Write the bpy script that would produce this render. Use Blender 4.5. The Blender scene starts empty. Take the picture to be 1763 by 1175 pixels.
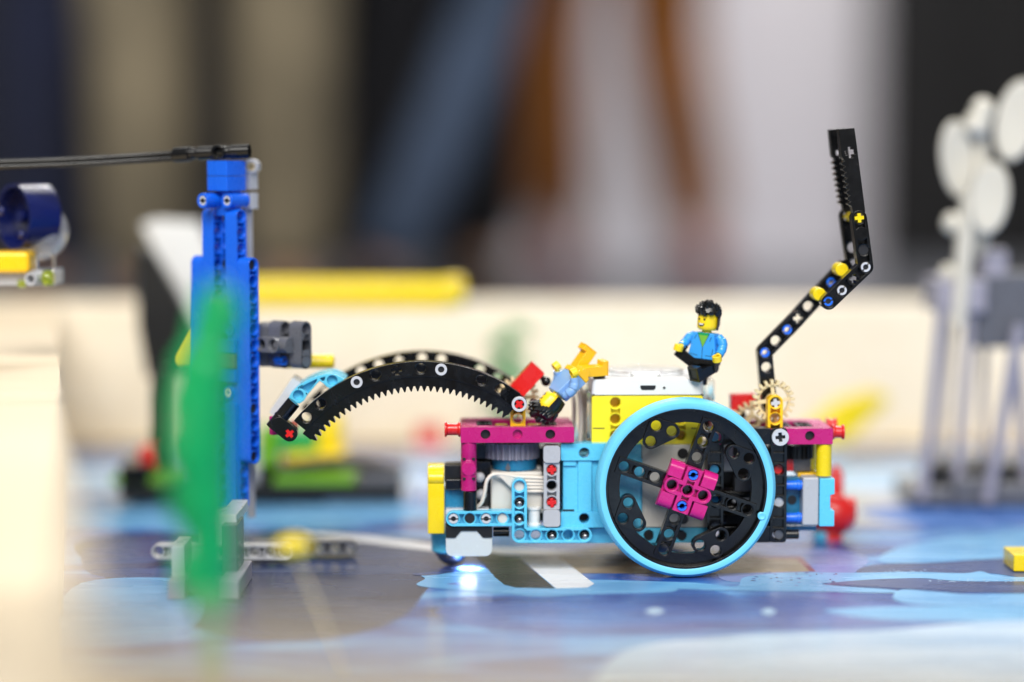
import bpy, bmesh, math, random
from math import sin, cos, tan, pi, radians, atan, atan2, sqrt, hypot
from mathutils import Vector, Matrix
from mathutils.geometry import tessellate_polygon, delaunay_2d_cdt
random.seed(7)
S = 0.001                        # everything below is written in millimetres

# ------------------------------------------------------------------ camera
SC = bpy.context.scene
F, CX, CY, HOR, D = 3918.0, 881.5, 587.5, 255.0, 1107.0   # focal length in photo pixels, centre, horizon row, distance
PITCH = atan((CY-HOR)/F)
FWD = Vector((0, cos(PITCH), -sin(PITCH))); UP = Vector((0, sin(PITCH), cos(PITCH))); RIGHT = Vector((1, 0, 0))
def ray(px, py): return FWD*F + RIGHT*(px-CX) + UP*(CY-py)
_r = ray(1179, 838.5)
HC = 44.0 - (D-7)*_r.z/_r.y      # camera height so that the 88 mm wheel stands on the mat
CAM = Vector((0, -D, HC))
cd = bpy.data.cameras.new('camera'); cam = bpy.data.objects.new('camera', cd)
SC.collection.objects.link(cam); SC.camera = cam
cam.location = CAM*S; cam.rotation_euler = (pi/2-PITCH, 0, 0)
cd.sensor_width = 36; cd.lens = 36*F/1763.0
cd.clip_start = 0.02; cd.clip_end = 60
cd.dof.use_dof = True; cd.dof.focus_distance = (D-2)*S; cd.dof.aperture_fstop = 1.45

# ------------------------------------------------------------------ light: hall ceiling panels and an added front fill
w = bpy.data.worlds.new('World'); SC.world = w; w.use_nodes = True
bg = w.node_tree.nodes['Background']; bg.inputs[0].default_value = (0.95, 0.97, 1.0, 1); bg.inputs[1].default_value = 0.30
def area(name, loc, target, sx, sy, power, col=(1, 0.97, 0.92)):
    l = bpy.data.lights.new(name, 'AREA'); l.shape = 'RECTANGLE'; l.size = sx; l.size_y = sy; l.energy = power; l.color = col
    o = bpy.data.objects.new(name, l); SC.collection.objects.link(o); o.location = loc
    o.rotation_euler = (Vector(target)-Vector(loc)).to_track_quat('-Z', 'Y').to_euler()
    return o
area('ceiling_or_fill', (-0.6, -2.6, 2.8), (-0.1, 0, 0), 2.6, 1.3, 190)
area('ceiling_or_fill', (0.9, -3.3, 1.9), (0.1, 0, 0), 1.6, 0.9, 55)  # added low fill from the front for shaded faces, no ceiling panel
area('ceiling_or_fill', (-0.2, 1.7, 2.7), (-0.2, 1.7, 0), 2.4, 0.9, 29)
area('ceiling_or_fill', (0.6, 3.6, 2.9), (0.6, 3.4, 0), 2.4, 0.9, 280)
SC.view_settings.view_transform = 'Standard'; SC.view_settings.look = 'None'
SC.view_settings.exposure = -0.12; SC.view_settings.gamma = 1.0
SC.cycles.max_bounces = 10; SC.cycles.transparent_max_bounces = 12

# ------------------------------------------------------------------ pixel -> place
def Q(px, py, Y):                # on a plane at depth Y (mm behind the robot's front)
    d = ray(px, py); return CAM + d*((Y-CAM.y)/d.y)
def G(px, py, z=0.0):            # on the mat
    d = ray(px, py); return CAM + d*((z-CAM.z)/d.z)
class Frame:
    """a thing's own frame: origin on the mat and a turn about the vertical"""
    def __init__(s, o, yaw): s.o = Vector(o); s.yaw = yaw; s.R = Matrix.Rotation(yaw, 3, 'Z'); s.Ri = s.R.inverted()
    def P(s, px, py, y=0.0):     # local point on local plane y
        o = s.Ri @ (CAM-s.o); d = s.Ri @ ray(px, py); return o + d*((y-o.y)/d.y)

# ------------------------------------------------------------------ materials
def srgb(r, g, b):
    f = lambda c: (c/255/12.92 if c/255 <= 0.04045 else ((c/255+0.055)/1.055)**2.4)
    return (f(r), f(g), f(b), 1)
MATS = {}
def plastic(name, rgb, rough=0.24, var=0.06, bump=0.015, sss=0.0, trans=0.0, metal=0.0, coat=0.0):
    m = bpy.data.materials.new(name); m.use_nodes = True; nt = m.node_tree; N = nt.nodes; L = nt.links
    b = N['Principled BSDF']; c = srgb(*rgb)
    tc = N.new('ShaderNodeTexCoord')
    n1 = N.new('ShaderNodeTexNoise'); n1.inputs['Scale'].default_value = 160; n1.inputs['Detail'].default_value = 4
    L.new(tc.outputs['Object'], n1.inputs['Vector'])
    mr = N.new('ShaderNodeMapRange'); mr.inputs['From Min'].default_value = 0.3; mr.inputs['From Max'].default_value = 0.7
    mr.inputs['To Min'].default_value = max(0.04, rough-var); mr.inputs['To Max'].default_value = rough+var*1.6
    L.new(n1.outputs['Fac'], mr.inputs['Value']); L.new(mr.outputs['Result'], b.inputs['Roughness'])
    mx = N.new('ShaderNodeMix'); mx.data_type = 'RGBA'
    mx.inputs['A'].default_value = tuple(x*0.93 for x in c[:3])+(1,); mx.inputs['B'].default_value = tuple(min(1, x*1.05) for x in c[:3])+(1,)
    n2 = N.new('ShaderNodeTexNoise'); n2.inputs['Scale'].default_value = 45; n2.inputs['Detail'].default_value = 5
    L.new(tc.outputs['Object'], n2.inputs['Vector']); L.new(n2.outputs['Fac'], mx.inputs['Factor']); L.new(mx.outputs['Result'], b.inputs['Base Color'])
    if bump:
        n3 = N.new('ShaderNodeTexNoise'); n3.inputs['Scale'].default_value = 260; n3.inputs['Detail'].default_value = 3
        L.new(tc.outputs['Object'], n3.inputs['Vector'])
        bp = N.new('ShaderNodeBump'); bp.inputs['Strength'].default_value = 0.1; bp.inputs['Distance'].default_value = bump*S*6
        L.new(n3.outputs['Fac'], bp.inputs['Height']); L.new(bp.outputs['Normal'], b.inputs['Normal'])
    b.inputs['IOR'].default_value = 1.53
    b.inputs['Metallic'].default_value = metal
    if trans: b.inputs['Transmission Weight'].default_value = trans
    if sss:
        b.inputs['Subsurface Weight'].default_value = sss; b.inputs['Subsurface Radius'].default_value = (1, .8, .6); b.inputs['Subsurface Scale'].default_value = 0.0015
    if coat: b.inputs['Coat Weight'].default_value = coat
    MATS[name] = m; return m
plastic('black', (7, 7, 8), 0.2)
plastic('matte_black', (9, 9, 10), 0.4)
plastic('azure', (92, 196, 232), 0.26)
plastic('tyre_azure', (110, 206, 240), 0.42)
plastic('magenta', (186, 22, 112), 0.25)
plastic('hot_magenta', (196, 24, 122), 0.24)
plastic('yellow', (234, 206, 16), 0.26)
plastic('hub_yellow', (246, 230, 40), 0.34)
plastic('warm_yellow', (250, 198, 18), 0.26)
plastic('orange_yellow', (252, 190, 20), 0.27)
plastic('red', (214, 30, 28), 0.25)
plastic('blue', (16, 96, 222), 0.27)
plastic('pin_blue', (30, 110, 235), 0.25)
plastic('navy', (14, 24, 82), 0.2)
plastic('light_grey', (176, 178, 184), 0.3)
plastic('pale_grey', (196, 198, 204), 0.3)
plastic('dark_grey', (92, 94, 102), 0.3)
plastic('gear_grey', (150, 148, 162), 0.36)
plastic('white', (226, 226, 224), 0.3)
plastic('motor_white', (206, 202, 194), 0.4)
plastic('hub_white', (232, 234, 234), 0.34)
plastic('cable_white', (222, 214, 204), 0.42)
plastic('tan', (222, 204, 160), 0.36)
plastic('sensor_glass', (196, 204, 208), 0.2)
plastic('teal', (34, 118, 160), 0.28)
plastic('skin_yellow', (246, 212, 30), 0.3)
plastic('jacket_blue', (54, 156, 232), 0.3)
plastic('shirt_blue', (130, 172, 222), 0.3)
plastic('lime_print', (112, 176, 56), 0.35)
plastic('green', (0, 150, 74), 0.3)
plastic('sea_green', (0, 152, 84), 0.3)
plastic('lime', (104, 168, 24), 0.3)
plastic('coral_white', (208, 204, 192), 0.36)
plastic('steel', (150, 152, 156), 0.22, metal=0.9)
plastic('clear', (244, 246, 248), 0.05, var=0.0, bump=0, trans=1.0)
plastic('clear_dome', (236, 238, 244), 0.1, var=0.0, bump=0, trans=0.78)
plastic('clear_lime', (214, 232, 40), 0.08, var=0.0, bump=0, trans=0.85)
plastic('hair_black', (16, 16, 17), 0.3)
plastic('ink', (22, 22, 26), 0.4)  # near-black; discs of it also paint the shade inside holes and bores
plastic('leaf_green', (24, 140, 70), 0.4)

# ------------------------------------------------------------------ mesh helpers
COL = SC.collection
def area2(l): return sum(l[i][0]*l[(i+1) % len(l)][1]-l[(i+1) % len(l)][0]*l[i][1] for i in range(len(l)))/2
def ccw(l): return list(l) if area2(l) > 0 else list(reversed(l))
def circle(cx, cy, r, n=20, a0=0.0): return [(cx+r*cos(a0+2*pi*i/n), cy+r*sin(a0+2*pi*i/n)) for i in range(n)]
def rect(x0, y0, x1, y1): return [(x0, y0), (x1, y0), (x1, y1), (x0, y1)]
def rrect(x0, y0, x1, y1, r, n=5):
    out = []
    for cx, cy, a in ((x1-r, y0+r, -pi/2), (x1-r, y1-r, 0), (x0+r, y1-r, pi/2), (x0+r, y0+r, pi)):
        out += [(cx+r*cos(a+pi/2*i/n), cy+r*sin(a+pi/2*i/n)) for i in range(n+1)]
    return out
def cross(cx, cy, L=2.4, h=0.9, a=0.0):
    p = [(h, -L), (h, -h), (L, -h), (L, h), (h, h), (h, L), (-h, L), (-h, h), (-L, h), (-L, -h), (-h, -h), (-h, -L)]
    return [(cx+x*cos(a)-y*sin(a), cy+x*sin(a)+y*cos(a)) for x, y in p]
def inside(c, l):
    r = False; x, y = c
    for i in range(len(l)):
        (x0, y0), (x1, y1) = l[i-1], l[i]
        if (y0 > y) != (y1 > y) and x < (x1-x0)*(y-y0)/(y1-y0)+x0: r = not r
    return r
def path_outline(pts, r, n=10):
    """outline of a rounded bar that follows a polyline"""
    pts = [Vector(p[:2]) for p in pts]; out = []
    def side(P):
        res = []
        for i, p in enumerate(P):
            if i == 0 or i == len(P)-1:
                d = (P[1]-P[0]) if i == 0 else (P[-1]-P[-2]); d.normalize()
                res.append(p+Vector((d.y, -d.x))*r)
            else:
                d0 = (p-P[i-1]).normalized(); d1 = (P[i+1]-p).normalized()
                n0 = Vector((d0.y, -d0.x)); n1 = Vector((d1.y, -d1.x)); cr = d0.x*d1.y-d0.y*d1.x
                if cr < 0:
                    m = (n0+n1); m = m/(m.length_squared)*2; res.append(p+m*r)
                else:
                    a0 = atan2(n0.y, n0.x); a1 = atan2(n1.y, n1.x)
                    while a1 < a0: a1 += 2*pi
                    k = max(1, int((a1-a0)/(pi/n))); res += [p+Vector((cos(a0+(a1-a0)*j/k), sin(a0+(a1-a0)*j/k)))*r for j in range(k+1)]
        return res
    def cap(p, d):
        a = atan2(-d.x, d.y); return [p+Vector((cos(a+pi*j/n), sin(a+pi*j/n)))*r for j in range(1, n)]
    out += side(pts); out += cap(pts[-1], (pts[-1]-pts[-2]).normalized())
    rp = list(reversed(pts)); out += side(rp); out += cap(rp[-1], (rp[-1]-rp[-2]).normalized())
    return [(v.x, v.y) for v in out]
def pocket(a, b, rr=3.35, vm=2.3):
    a = Vector(a); b = Vector(b); m = (a+b)/2; d = (b-a).normalized(); q = Vector((-d.y, d.x)); hl = (b-a).length/2
    L, R_ = [], []
    for i in range(5):
        v = -vm+2*vm*i/4; e = hl-sqrt(rr*rr-v*v)
        L.append(m-d*e+q*v); R_.append(m+d*e+q*v)
    return [(p.x, p.y) for p in R_+list(reversed(L))]
class MB:
    def __init__(s): s.v = []; s.f = []
    def add(s, vs, fs, M=None):
        o = len(s.v)
        for v in vs:
            v = Vector(v); s.v.append(M @ v if M else v)
        flip = M is not None and M.to_3x3().determinant() < 0
        for f in fs: s.f.append(tuple(o+i for i in (reversed(f) if flip else f)))
        return s
    def plate(s, outer, t0, t1, holes=(), pockets=(), pd=0.9, M=None, pk=None):
        """flat piece between w=t0 (back) and w=t1 (front); holes: loop or (wide loop, narrow loop); pockets sunk into both faces"""
        outer = ccw(outer); vs = []; fs = []
        def put(loop, w): i = len(vs); vs.extend((p[0], p[1], w) for p in loop); return list(range(i, i+len(loop)))
        def wall(a, b):
            n = len(a)
            for i in range(n): j = (i+1) % n; fs.append((a[i], a[j], b[j], b[i]))
        def fill(loops, idx, up):
            flat = [p for l in loops for p in l]; ed = []; o_ = 0
            for l in loops: ed += [(o_+i, o_+(i+1) % len(l)) for i in range(len(l))]; o_ += len(l)
            nv, _, nf, ov, _, _ = delaunay_2d_cdt([Vector(p) for p in flat], ed, [], 0, 1e-5)
            if len(nv) == len(flat):
                tr = []
                for t in nf:
                    c = sum((nv[k] for k in t), Vector((0, 0)))/3
                    if inside(c, loops[0]) and not any(inside(c, l) for l in loops[1:]): tr.append(tuple(ov[k][0] for k in t))
            else: tr = tessellate_polygon([[Vector((p[0], p[1], 0)) for p in l] for l in loops])
            for t in tr:
                a = area2([flat[k] for k in t])
                if abs(a) < 1e-9: continue
                t = t if (a > 0) == up else tuple(reversed(t)); fs.append(tuple(idx[k] for k in t))
        H = [(ccw(h[0]), ccw(h[1])) if isinstance(h, tuple) and len(h) == 2 and isinstance(h[0], list) else (ccw(h), None) for h in holes]
        PK = [ccw(p) for p in pockets]
        caps = {}
        for w, up, sg in ((t1, True, -1), (t0, False, 1)):
            loops = [outer]; idx = put(outer, w); oi = list(idx); hi = []
            for wide, nar in H: k = put(wide, w); idx += k; loops.append(wide); hi.append(k)
            pi_ = []
            for p in PK: k = put(p, w); idx += k; loops.append(p); pi_.append(k)
            fill(loops, idx, up)
            for p, k in zip(PK, pi_):
                k2 = put(p, w+sg*(pk or pd))
                wall(k2, k) if not up else wall(k, k2)
                fill([p], k2, up)
            inner = []
            for (wide, nar), k in zip(H, hi):
                if nar is None: inner.append(k); continue
                k2 = put(wide, w+sg*pd); k3 = put(nar, w+sg*pd)
                if up: wall(k, k2); wall(k2, k3)
                else: wall(k2, k); wall(k3, k2)
                inner.append(k3)
            caps[up] = (oi, inner)
        wall(caps[False][0], caps[True][0])
        for a, b in zip(caps[True][1], caps[False][1]): wall(a, b)
        return s.add(vs, fs, M)
    def lathe(s, prof, n=28, M=None, closed=False):
        """profile [(r, w)] turned about w; listed from low w to high w"""
        vs = []; fs = []; rings = []
        for r, w_ in prof:
            if r < 1e-6: rings.append([len(vs)]); vs.append((0, 0, w_))
            else: rings.append(list(range(len(vs), len(vs)+n))); vs += [(r*cos(2*pi*i/n), r*sin(2*pi*i/n), w_) for i in range(n)]
        seq = list(zip(rings, rings[1:]+([rings[0]] if closed else [])))[:None if closed else len(rings)-1]
        for a, b in seq:
            for i in range(n):
                j = (i+1) % n
                if len(a) == 1 and len(b) == 1: continue
                if len(a) == 1: fs.append((a[0], b[j], b[i]))
                elif len(b) == 1: fs.append((a[i], a[j], b[0]))
                else: fs.append((a[i], a[j], b[j], b[i]))
        return s.add(vs, fs, M)
    def cyl(s, r, w0, w1, n=24, M=None): return s.lathe([(0, w0), (r, w0), (r, w1), (0, w1)], n, M)
    def pipe(s, ro, ri, w0, w1, n=24, M=None): return s.lathe([(ro, w0), (ro, w1), (ri, w1), (ri, w0)], n, M, closed=True)
    def box(s, x0, y0, z0, x1, y1, z1, M=None):
        vs = [(x, y, z) for z in (z0, z1) for y in (y0, y1) for x in (x0, x1)]
        return s.add(vs, [(0, 2, 3, 1), (4, 5, 7, 6), (0, 1, 5, 4), (2, 6, 7, 3), (0, 4, 6, 2), (1, 3, 7, 5)], M)
    def ball(s, r, c=(0, 0, 0), n=20, m=12, sc=(1, 1, 1), M=None):
        T_ = Matrix.Translation(c) @ Matrix.Diagonal((*sc, 1)); T_ = M @ T_ if M else T_
        return s.lathe([(r*sin(pi*i/m), -r*cos(pi*i/m)) for i in range(m+1)], n, T_)
    def tube(s, pts, r, n=10, M=None, flat=None):
        pts = [Vector(p) for p in pts]; vs = []; fs = []; up = Vector((0.13, 0.21, 0.97)); k = len(pts)
        for i, p in enumerate(pts):
            d = (pts[min(i+1, k-1)]-pts[max(i-1, 0)]).normalized(); a = d.cross(up).normalized(); b = a.cross(d)
            rr = r[i] if isinstance(r, (list, tuple)) else r
            for j in range(n): t = 2*pi*j/n; vs.append(p+a*cos(t)*rr-b*sin(t)*rr*(flat or 1))
        for i in range(k-1):
            for j in range(n): q = (j+1) % n; fs.append((i*n+j, i*n+q, (i+1)*n+q, (i+1)*n+j))
        fs.append(tuple(reversed(range(n)))); fs.append(tuple((k-1)*n+j for j in range(n)))
        return s.add(vs, fs, M)
    def mesh(s, name, scale=S):
        me = bpy.data.meshes.new(name); me.from_pydata([v*scale for v in s.v], [], s.f); me.update()
        me.polygons.foreach_set('use_smooth', [True]*len(me.polygons)); me.set_sharp_from_angle(angle=radians(38))
        return me
def spline(pts, k=8):
    pts = [Vector(p) for p in pts]; P = [pts[0]*2-pts[1]]+pts+[pts[-1]*2-pts[-2]]; out = []
    for i in range(1, len(P)-2):
        a, b, c, d = P[i-1:i+3]
        for j in range(k):
            t = j/k; out.append(0.5*((2*b)+(c-a)*t+(2*a-5*b+4*c-d)*t*t+(3*b-a-3*c+d)*t**3))
    return out+[pts[-1]]
def spline_closed(pts, k=6):
    n = len(pts); pts = [Vector(p) for p in pts]; out = []
    for i in range(n):
        a, b, c, d = pts[i-1], pts[i], pts[(i+1) % n], pts[(i+2) % n]
        for j in range(k):
            t = j/k; out.append(0.5*((2*b)+(c-a)*t+(2*a-5*b+4*c-d)*t*t+(3*b-a-3*c+d)*t**3))
    return out
BAS = {'y': Matrix(((1, 0, 0, 0), (0, 0, -1, 0), (0, 1, 0, 0), (0, 0, 0, 1))),      # u=x v=z w=toward the camera
       'z': Matrix.Identity(4),                                                       # u=x v=y w=up
       'x': Matrix(((0, 0, 1, 0), (1, 0, 0, 0), (0, 1, 0, 0), (0, 0, 0, 1)))}         # u=y v=z w=x
def T(x, y, z, ax='y', a=0.0): return Matrix.Translation((x*S, y*S, z*S)) @ BAS[ax] @ Matrix.Rotation(a, 4, 'Z')
def Tm(x, y, z, ax='y', a=0.0): return Matrix.Translation((x, y, z)) @ BAS[ax] @ Matrix.Rotation(a, 4, 'Z')
def obj(name, mesh, mat, parent=None, M=None, bev=0.18, label=None, seg=2):
    if isinstance(mesh, MB): mesh = mesh.mesh(name)
    mt = MATS[mat] if isinstance(mat, str) else mat
    if mt and not mesh.materials: mesh.materials.append(mt)
    elif mt and mesh.materials[0] != mt:      # a shared shape in another colour
        mesh = cached((mesh.name, mt.name), mesh.copy); mesh.materials[0] = mt
    o = bpy.data.objects.new(name, mesh); COL.objects.link(o)
    if parent: o.parent = parent
    if M is not None: o.matrix_local = M
    if bev:
        b = o.modifiers.new('bevel', 'BEVEL'); b.width = bev*S; b.segments = seg; b.limit_method = 'ANGLE'; b.angle_limit = radians(38); b.harden_normals = True
    if label: o['label'] = label
    return o
def tag(o, label, cat, group=None):
    o['label'] = label; o['category'] = cat
    if group: o['group'] = group
    return o
def thing(name, label, cat, loc=(0, 0, 0), rotz=0.0, group=None):
    o = bpy.data.objects.new(name, None); COL.objects.link(o); o.empty_display_size = 0.02
    o.location = Vector(loc)*S; o.rotation_euler = (0, 0, rotz); return tag(o, label, cat, group)
def structure(o): o['kind'] = 'structure'; return o

# ---- cached toy-brick meshes
CACHE = {}
def cached(key, fn):
    if key not in CACHE: CACHE[key] = fn()
    return CACHE[key]
def hole(c, kind='o'):
    if kind == '+': return cross(c[0], c[1])
    return (circle(c[0], c[1], 2.95, 20), circle(c[0], c[1], 2.5, 20))
def liftarm(path, centres, kinds=None, t=7.8, r=3.75, pk=True):
    kinds = kinds or 'o'*len(centres); hs = [hole(c, k) for c, k in zip(centres, kinds) if k != ' ']; ps = []
    if pk:
        for a, b in zip(centres, centres[1:]):
            if 7.5 < hypot(a[0]-b[0], a[1]-b[1]) < 8.5: ps.append(pocket(a, b))
    m = MB(); m.plate(path_outline(path, r), -t/2, t/2, hs, ps, 0.8, pk=3.6); return m
def beam(n, kinds=None, t=7.8):
    key = ('beam', n, kinds, t)
    return cached(key, lambda: liftarm([(0, 0), ((n-1)*8, 0)], [(8*i, 0) for i in range(n)], kinds, t).mesh('beam'))
def split_pin():                 # end of a friction pin: slotted ring, dark inside
    def mk():
        m = MB()
        for a in (0.22, 0.22+pi):
            o = [(2.35*cos(a+(pi-0.44)*i/10), 2.35*sin(a+(pi-0.44)*i/10)) for i in range(11)]
            i_ = [(1.35*cos(a+(pi-0.44)*i/10), 1.35*sin(a+(pi-0.44)*i/10)) for i in range(10, -1, -1)]
            m.plate(o+i_, -5.5, 0)
        return m.mesh('pin')
    return cached('spin', mk)
def axle(L): return cached(('axle', L), lambda: MB().plate(cross(0, 0, 2.25, 0.85), -L, 0).mesh('axle'))
def bush(L=7.6, ro=3.7, hole_='+'):
    return cached(('bush', L, ro, hole_), lambda: MB().plate(circle(0, 0, ro, 28), -L, 0, [cross(0, 0) if hole_ == '+' else circle(0, 0, 1.75, 18)]).mesh('bush'))
def bush_round(ro=2.9, ri=1.6, L=8): return cached(('bushr', ro, ri, L), lambda: MB().pipe(ro, ri, -L, 0, 28).mesh('pin'))
def bxl(name, parent, mat, x0, y0, z0, x1, y1, z1, bev=0.35, label=None):
    c = ((x0+x1)/2, (y0+y1)/2, (z0+z1)/2)
    m = MB().box(x0-c[0], y0-c[1], z0-c[2], x1-c[0], y1-c[1], z1-c[2])
    return obj(name, m, mat, parent, Matrix.Translation(Vector(c)*S), bev, label, 3)

# ================================================================== the setting
FLOOR = -60.0
def noise_mat(name, stops, scale=(1, 1, 1), nscale=8.0, detail=6, rough=0.35, bump=0.0, rvar=0.08, dist=0.4):
    m = bpy.data.materials.new(name); m.use_nodes = True; nt = m.node_tree; N = nt.nodes; L = nt.links; b = N['Principled BSDF']
    tc = N.new('ShaderNodeTexCoord'); mp = N.new('ShaderNodeMapping'); mp.inputs['Scale'].default_value = scale
    L.new(tc.outputs['Object'], mp.inputs['Vector'])
    n = N.new('ShaderNodeTexNoise'); n.inputs['Scale'].default_value = nscale; n.inputs['Detail'].default_value = detail; n.inputs['Distortion'].default_value = dist
    L.new(mp.outputs['Vector'], n.inputs['Vector'])
    r = N.new('ShaderNodeValToRGB'); els = r.color_ramp.elements
    while len(els) < len(stops): els.new(0.5)
    for e, (p, c) in zip(els, stops): e.position = p; e.color = srgb(*c)
    L.new(n.outputs['Fac'], r.inputs['Fac']); L.new(r.outputs['Color'], b.inputs['Base Color'])
    mr = N.new('ShaderNodeMapRange'); mr.inputs['To Min'].default_value = rough-rvar; mr.inputs['To Max'].default_value = rough+rvar
    L.new(n.outputs['Fac'], mr.inputs['Value']); L.new(mr.outputs['Result'], b.inputs['Roughness'])
    if bump:
        bp = N.new('ShaderNodeBump'); bp.inputs['Strength'].default_value = 0.4; bp.inputs['Distance'].default_value = bump
        L.new(n.outputs['Fac'], bp.inputs['Height']); L.new(bp.outputs['Normal'], b.inputs['Normal'])
    if name.startswith('p_') or name == 'mat_print': b.inputs['IOR'].default_value = 1.33
    MATS[name] = m; return m
noise_mat('floor_dark', [(0.3, (52, 54, 60)), (0.7, (66, 68, 76))], nscale=3, rough=0.5)
noise_mat('wall_pale', [(0.3, (216, 214, 224)), (0.7, (224, 222, 230))], nscale=2, rough=0.7)
noise_mat('pine_dimmed', [(0.25, (128, 114, 88)), (0.5, (142, 128, 102)), (0.75, (154, 142, 118))], scale=(1.5, 22, 22), nscale=3.0, rough=0.6, bump=0.0004)  # pine darkened in colour to offset the lamp falling strongly on it
noise_mat('cloth_black', [(0.3, (14, 14, 16)), (0.7, (24, 24, 27))], nscale=9, rough=0.9)
noise_mat('cloth_dark', [(0.3, (22, 24, 32)), (0.7, (40, 42, 52))], nscale=3, rough=0.9)
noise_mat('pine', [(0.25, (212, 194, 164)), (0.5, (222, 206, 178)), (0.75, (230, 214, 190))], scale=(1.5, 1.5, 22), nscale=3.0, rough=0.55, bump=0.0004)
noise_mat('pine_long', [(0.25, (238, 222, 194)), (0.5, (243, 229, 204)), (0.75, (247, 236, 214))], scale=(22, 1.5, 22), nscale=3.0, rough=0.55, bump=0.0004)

fl = MB().box(-9000, -6000, FLOOR-40, 9000, 6000, FLOOR); structure(obj('floor', fl, 'floor_dark', bev=0))
# the hall behind: a pale wall, dark drapes to either side of it
BACK = 3850.0
def back_x(px): return Q(px, 400, BACK).x
wl = MB().box(back_x(800), BACK+60, FLOOR, back_x(1620), BACK+160, 3200); structure(obj('wall', wl, 'wall_pale', bev=0))
def drape(name, x0, x1, Y, mat, label):
    n = int((x1-x0)/35); pts = [(x0+(x1-x0)*i/n, 26*sin(i*1.27)+12*sin(i*2.9+1)) for i in range(n+1)]
    m = MB(); vs = []; fs = []
    for th in (0, 9):
        for z in (FLOOR+4, 1500, 3150): vs += [(x, Y+y+th, z) for x, y in pts]
    k = n+1
    for s_ in range(2):
        for r_ in range(2):
            for i in range(n):
                a = s_*3*k+r_*k+i; q = (a, a+1, a+1+k, a+k); fs.append(q if s_ == 0 else tuple(reversed(q)))
    m.add(vs, fs); o = obj(name, m, mat, bev=0); return tag(o, label, 'curtain')
drape('curtain', back_x(1492), back_x(1492)+3300, BACK-60, 'cloth_black', 'black floor-length curtain beside the pale wall, behind the white coral model')
drape('curtain', back_x(870)-4200, back_x(870), BACK-30, 'cloth_dark', 'dark charcoal curtain behind the people in khaki and navy')

# ---- printed mat on the playing table
noise_mat('mat_print', [(0.30, (30, 52, 110)), (0.42, (46, 84, 160)), (0.52, (70, 122, 194)), (0.62, (112, 172, 224)), (0.75, (80, 130, 200))],
          scale=(3.0, 9.0, 1), nscale=2.2, detail=4, rough=0.2, rvar=0.05, dist=1.2)
mat = MB().box(-430, -900, -2.0, 1500, 466, 0.0); mat = structure(obj('printed_mat', mat, 'mat_print', bev=0))
mat['label'] = 'glossy mat printed with blue sea, foam and coloured shapes'
tb = MB().box(-620, -960, -22, 1560, 600, -2.05); structure(obj('table_top', tb, 'pine', bev=0))
for nm, a, b in (('p_navy', (48, 64, 108), (66, 88, 140)), ('p_slate', (30, 42, 78), (54, 68, 104)), ('p_light', (92, 154, 208), (124, 184, 228)),
                 ('p_mid', (46, 88, 168), (76, 130, 204)), ('p_pale', (146, 186, 224), (184, 210, 234)), ('p_sand', (192, 180, 152), (212, 204, 182)),
                 ('p_lilac', (92, 116, 182), (128, 148, 202)), ('p_white', (226, 228, 234), (240, 242, 246)), ('p_black', (20, 22, 26), (28, 30, 34)),
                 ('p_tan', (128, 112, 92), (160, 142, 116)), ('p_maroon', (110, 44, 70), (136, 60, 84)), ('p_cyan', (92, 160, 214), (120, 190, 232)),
                 ('p_grey', (150, 152, 160), (186, 188, 196)), ('p_violet', (34, 66, 142), (62, 102, 180))):
    noise_mat(nm, [(0.3, a), (0.7, b)], scale=(2, 7, 1), nscale=7, detail=9, rough=0.27, rvar=0.08)
LAY = [0.0]
def print_patch(pts, matn, smooth=True, k=6):
    """a shape of flat print on the mat, traced on the mat's own plane"""
    if k > 3: LAY[0] += 0.008
    P_ = [G(x, y) for x, y in pts]
    if smooth: P_ = spline_closed(P_, k)
    loop = ccw([(p.x, p.y) for p in P_]); m = MB()
    tr = tessellate_polygon([[Vector((x, y, 0)) for x, y in loop]])
    fs = [t if area2([loop[q] for q in t]) > 0 else tuple(reversed(t)) for t in tr]
    m.add([(x, y, LAY[0]+(0.004 if k <= 3 else 0)) for x, y in loop], fs)
    return obj('print_patch', m, matn, mat, bev=0)
Z5 = lambda X, Y: (400+X/2.5186, 880+Y/2.5186)
Z6 = lambda X, Y: (1060+X/2.508, 880+Y/2.508)
print_patch([(90, 806), (820, 800), (1763, 800), (1850, 840), (1300, 856), (760, 852), (420, 846), (110, 850)], 'p_pale')
print_patch([(150, 868), (420, 862), (700, 868), (760, 890), (600, 902), (380, 905), (140, 912), (80, 890)], 'p_light')
print_patch([(1200, 850), (1500, 846), (1800, 866), (1850, 905), (1560, 905), (1300, 900), (1180, 880)], 'p_grey')
print_patch([(1520, 872), (1850, 866), (1850, 900), (1640, 908), (1500, 892)], 'p_mid')
print_patch([(140, 930), (430, 916), (760, 930), (800, 965), (740, 1010), (690, 1062), (560, 1096), (380, 1090), (250, 1040), (170, 985)], 'p_slate')
print_patch([(160, 938), (330, 925), (380, 955), (360, 990), (250, 998), (150, 985)], 'p_navy')
print_patch([(140, 1004), (330, 998), (350, 1030), (330, 1075), (240, 1090), (110, 1085)], 'p_light')
#print_patch([(60, 1092), (300, 1094), (560, 1106), (800, 1098), (980, 1120), (1030, 1175), (1000, 1400), (60, 1400)], 'p_sand')
print_patch([(1050, 1128), (1250, 1092), (1500, 1084), (1850, 1076), (1900, 1300), (1300, 1400), (1010, 1300)], 'p_pale')
print_patch([(760, 1046), (1000, 1034), (1300, 1030), (1560, 1040), (1720, 1058), (1600, 1074), (1250, 1082), (1000, 1090), (820, 1078)], 'p_violet')
print_patch([(880, 1062), (1100, 1050), (1300, 1052), (1260, 1064), (1000, 1074)], 'p_mid')
print_patch([(1420, 1050), (1620, 1044), (1850, 1046), (1850, 1064), (1560, 1068)], 'p_cyan')
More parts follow.
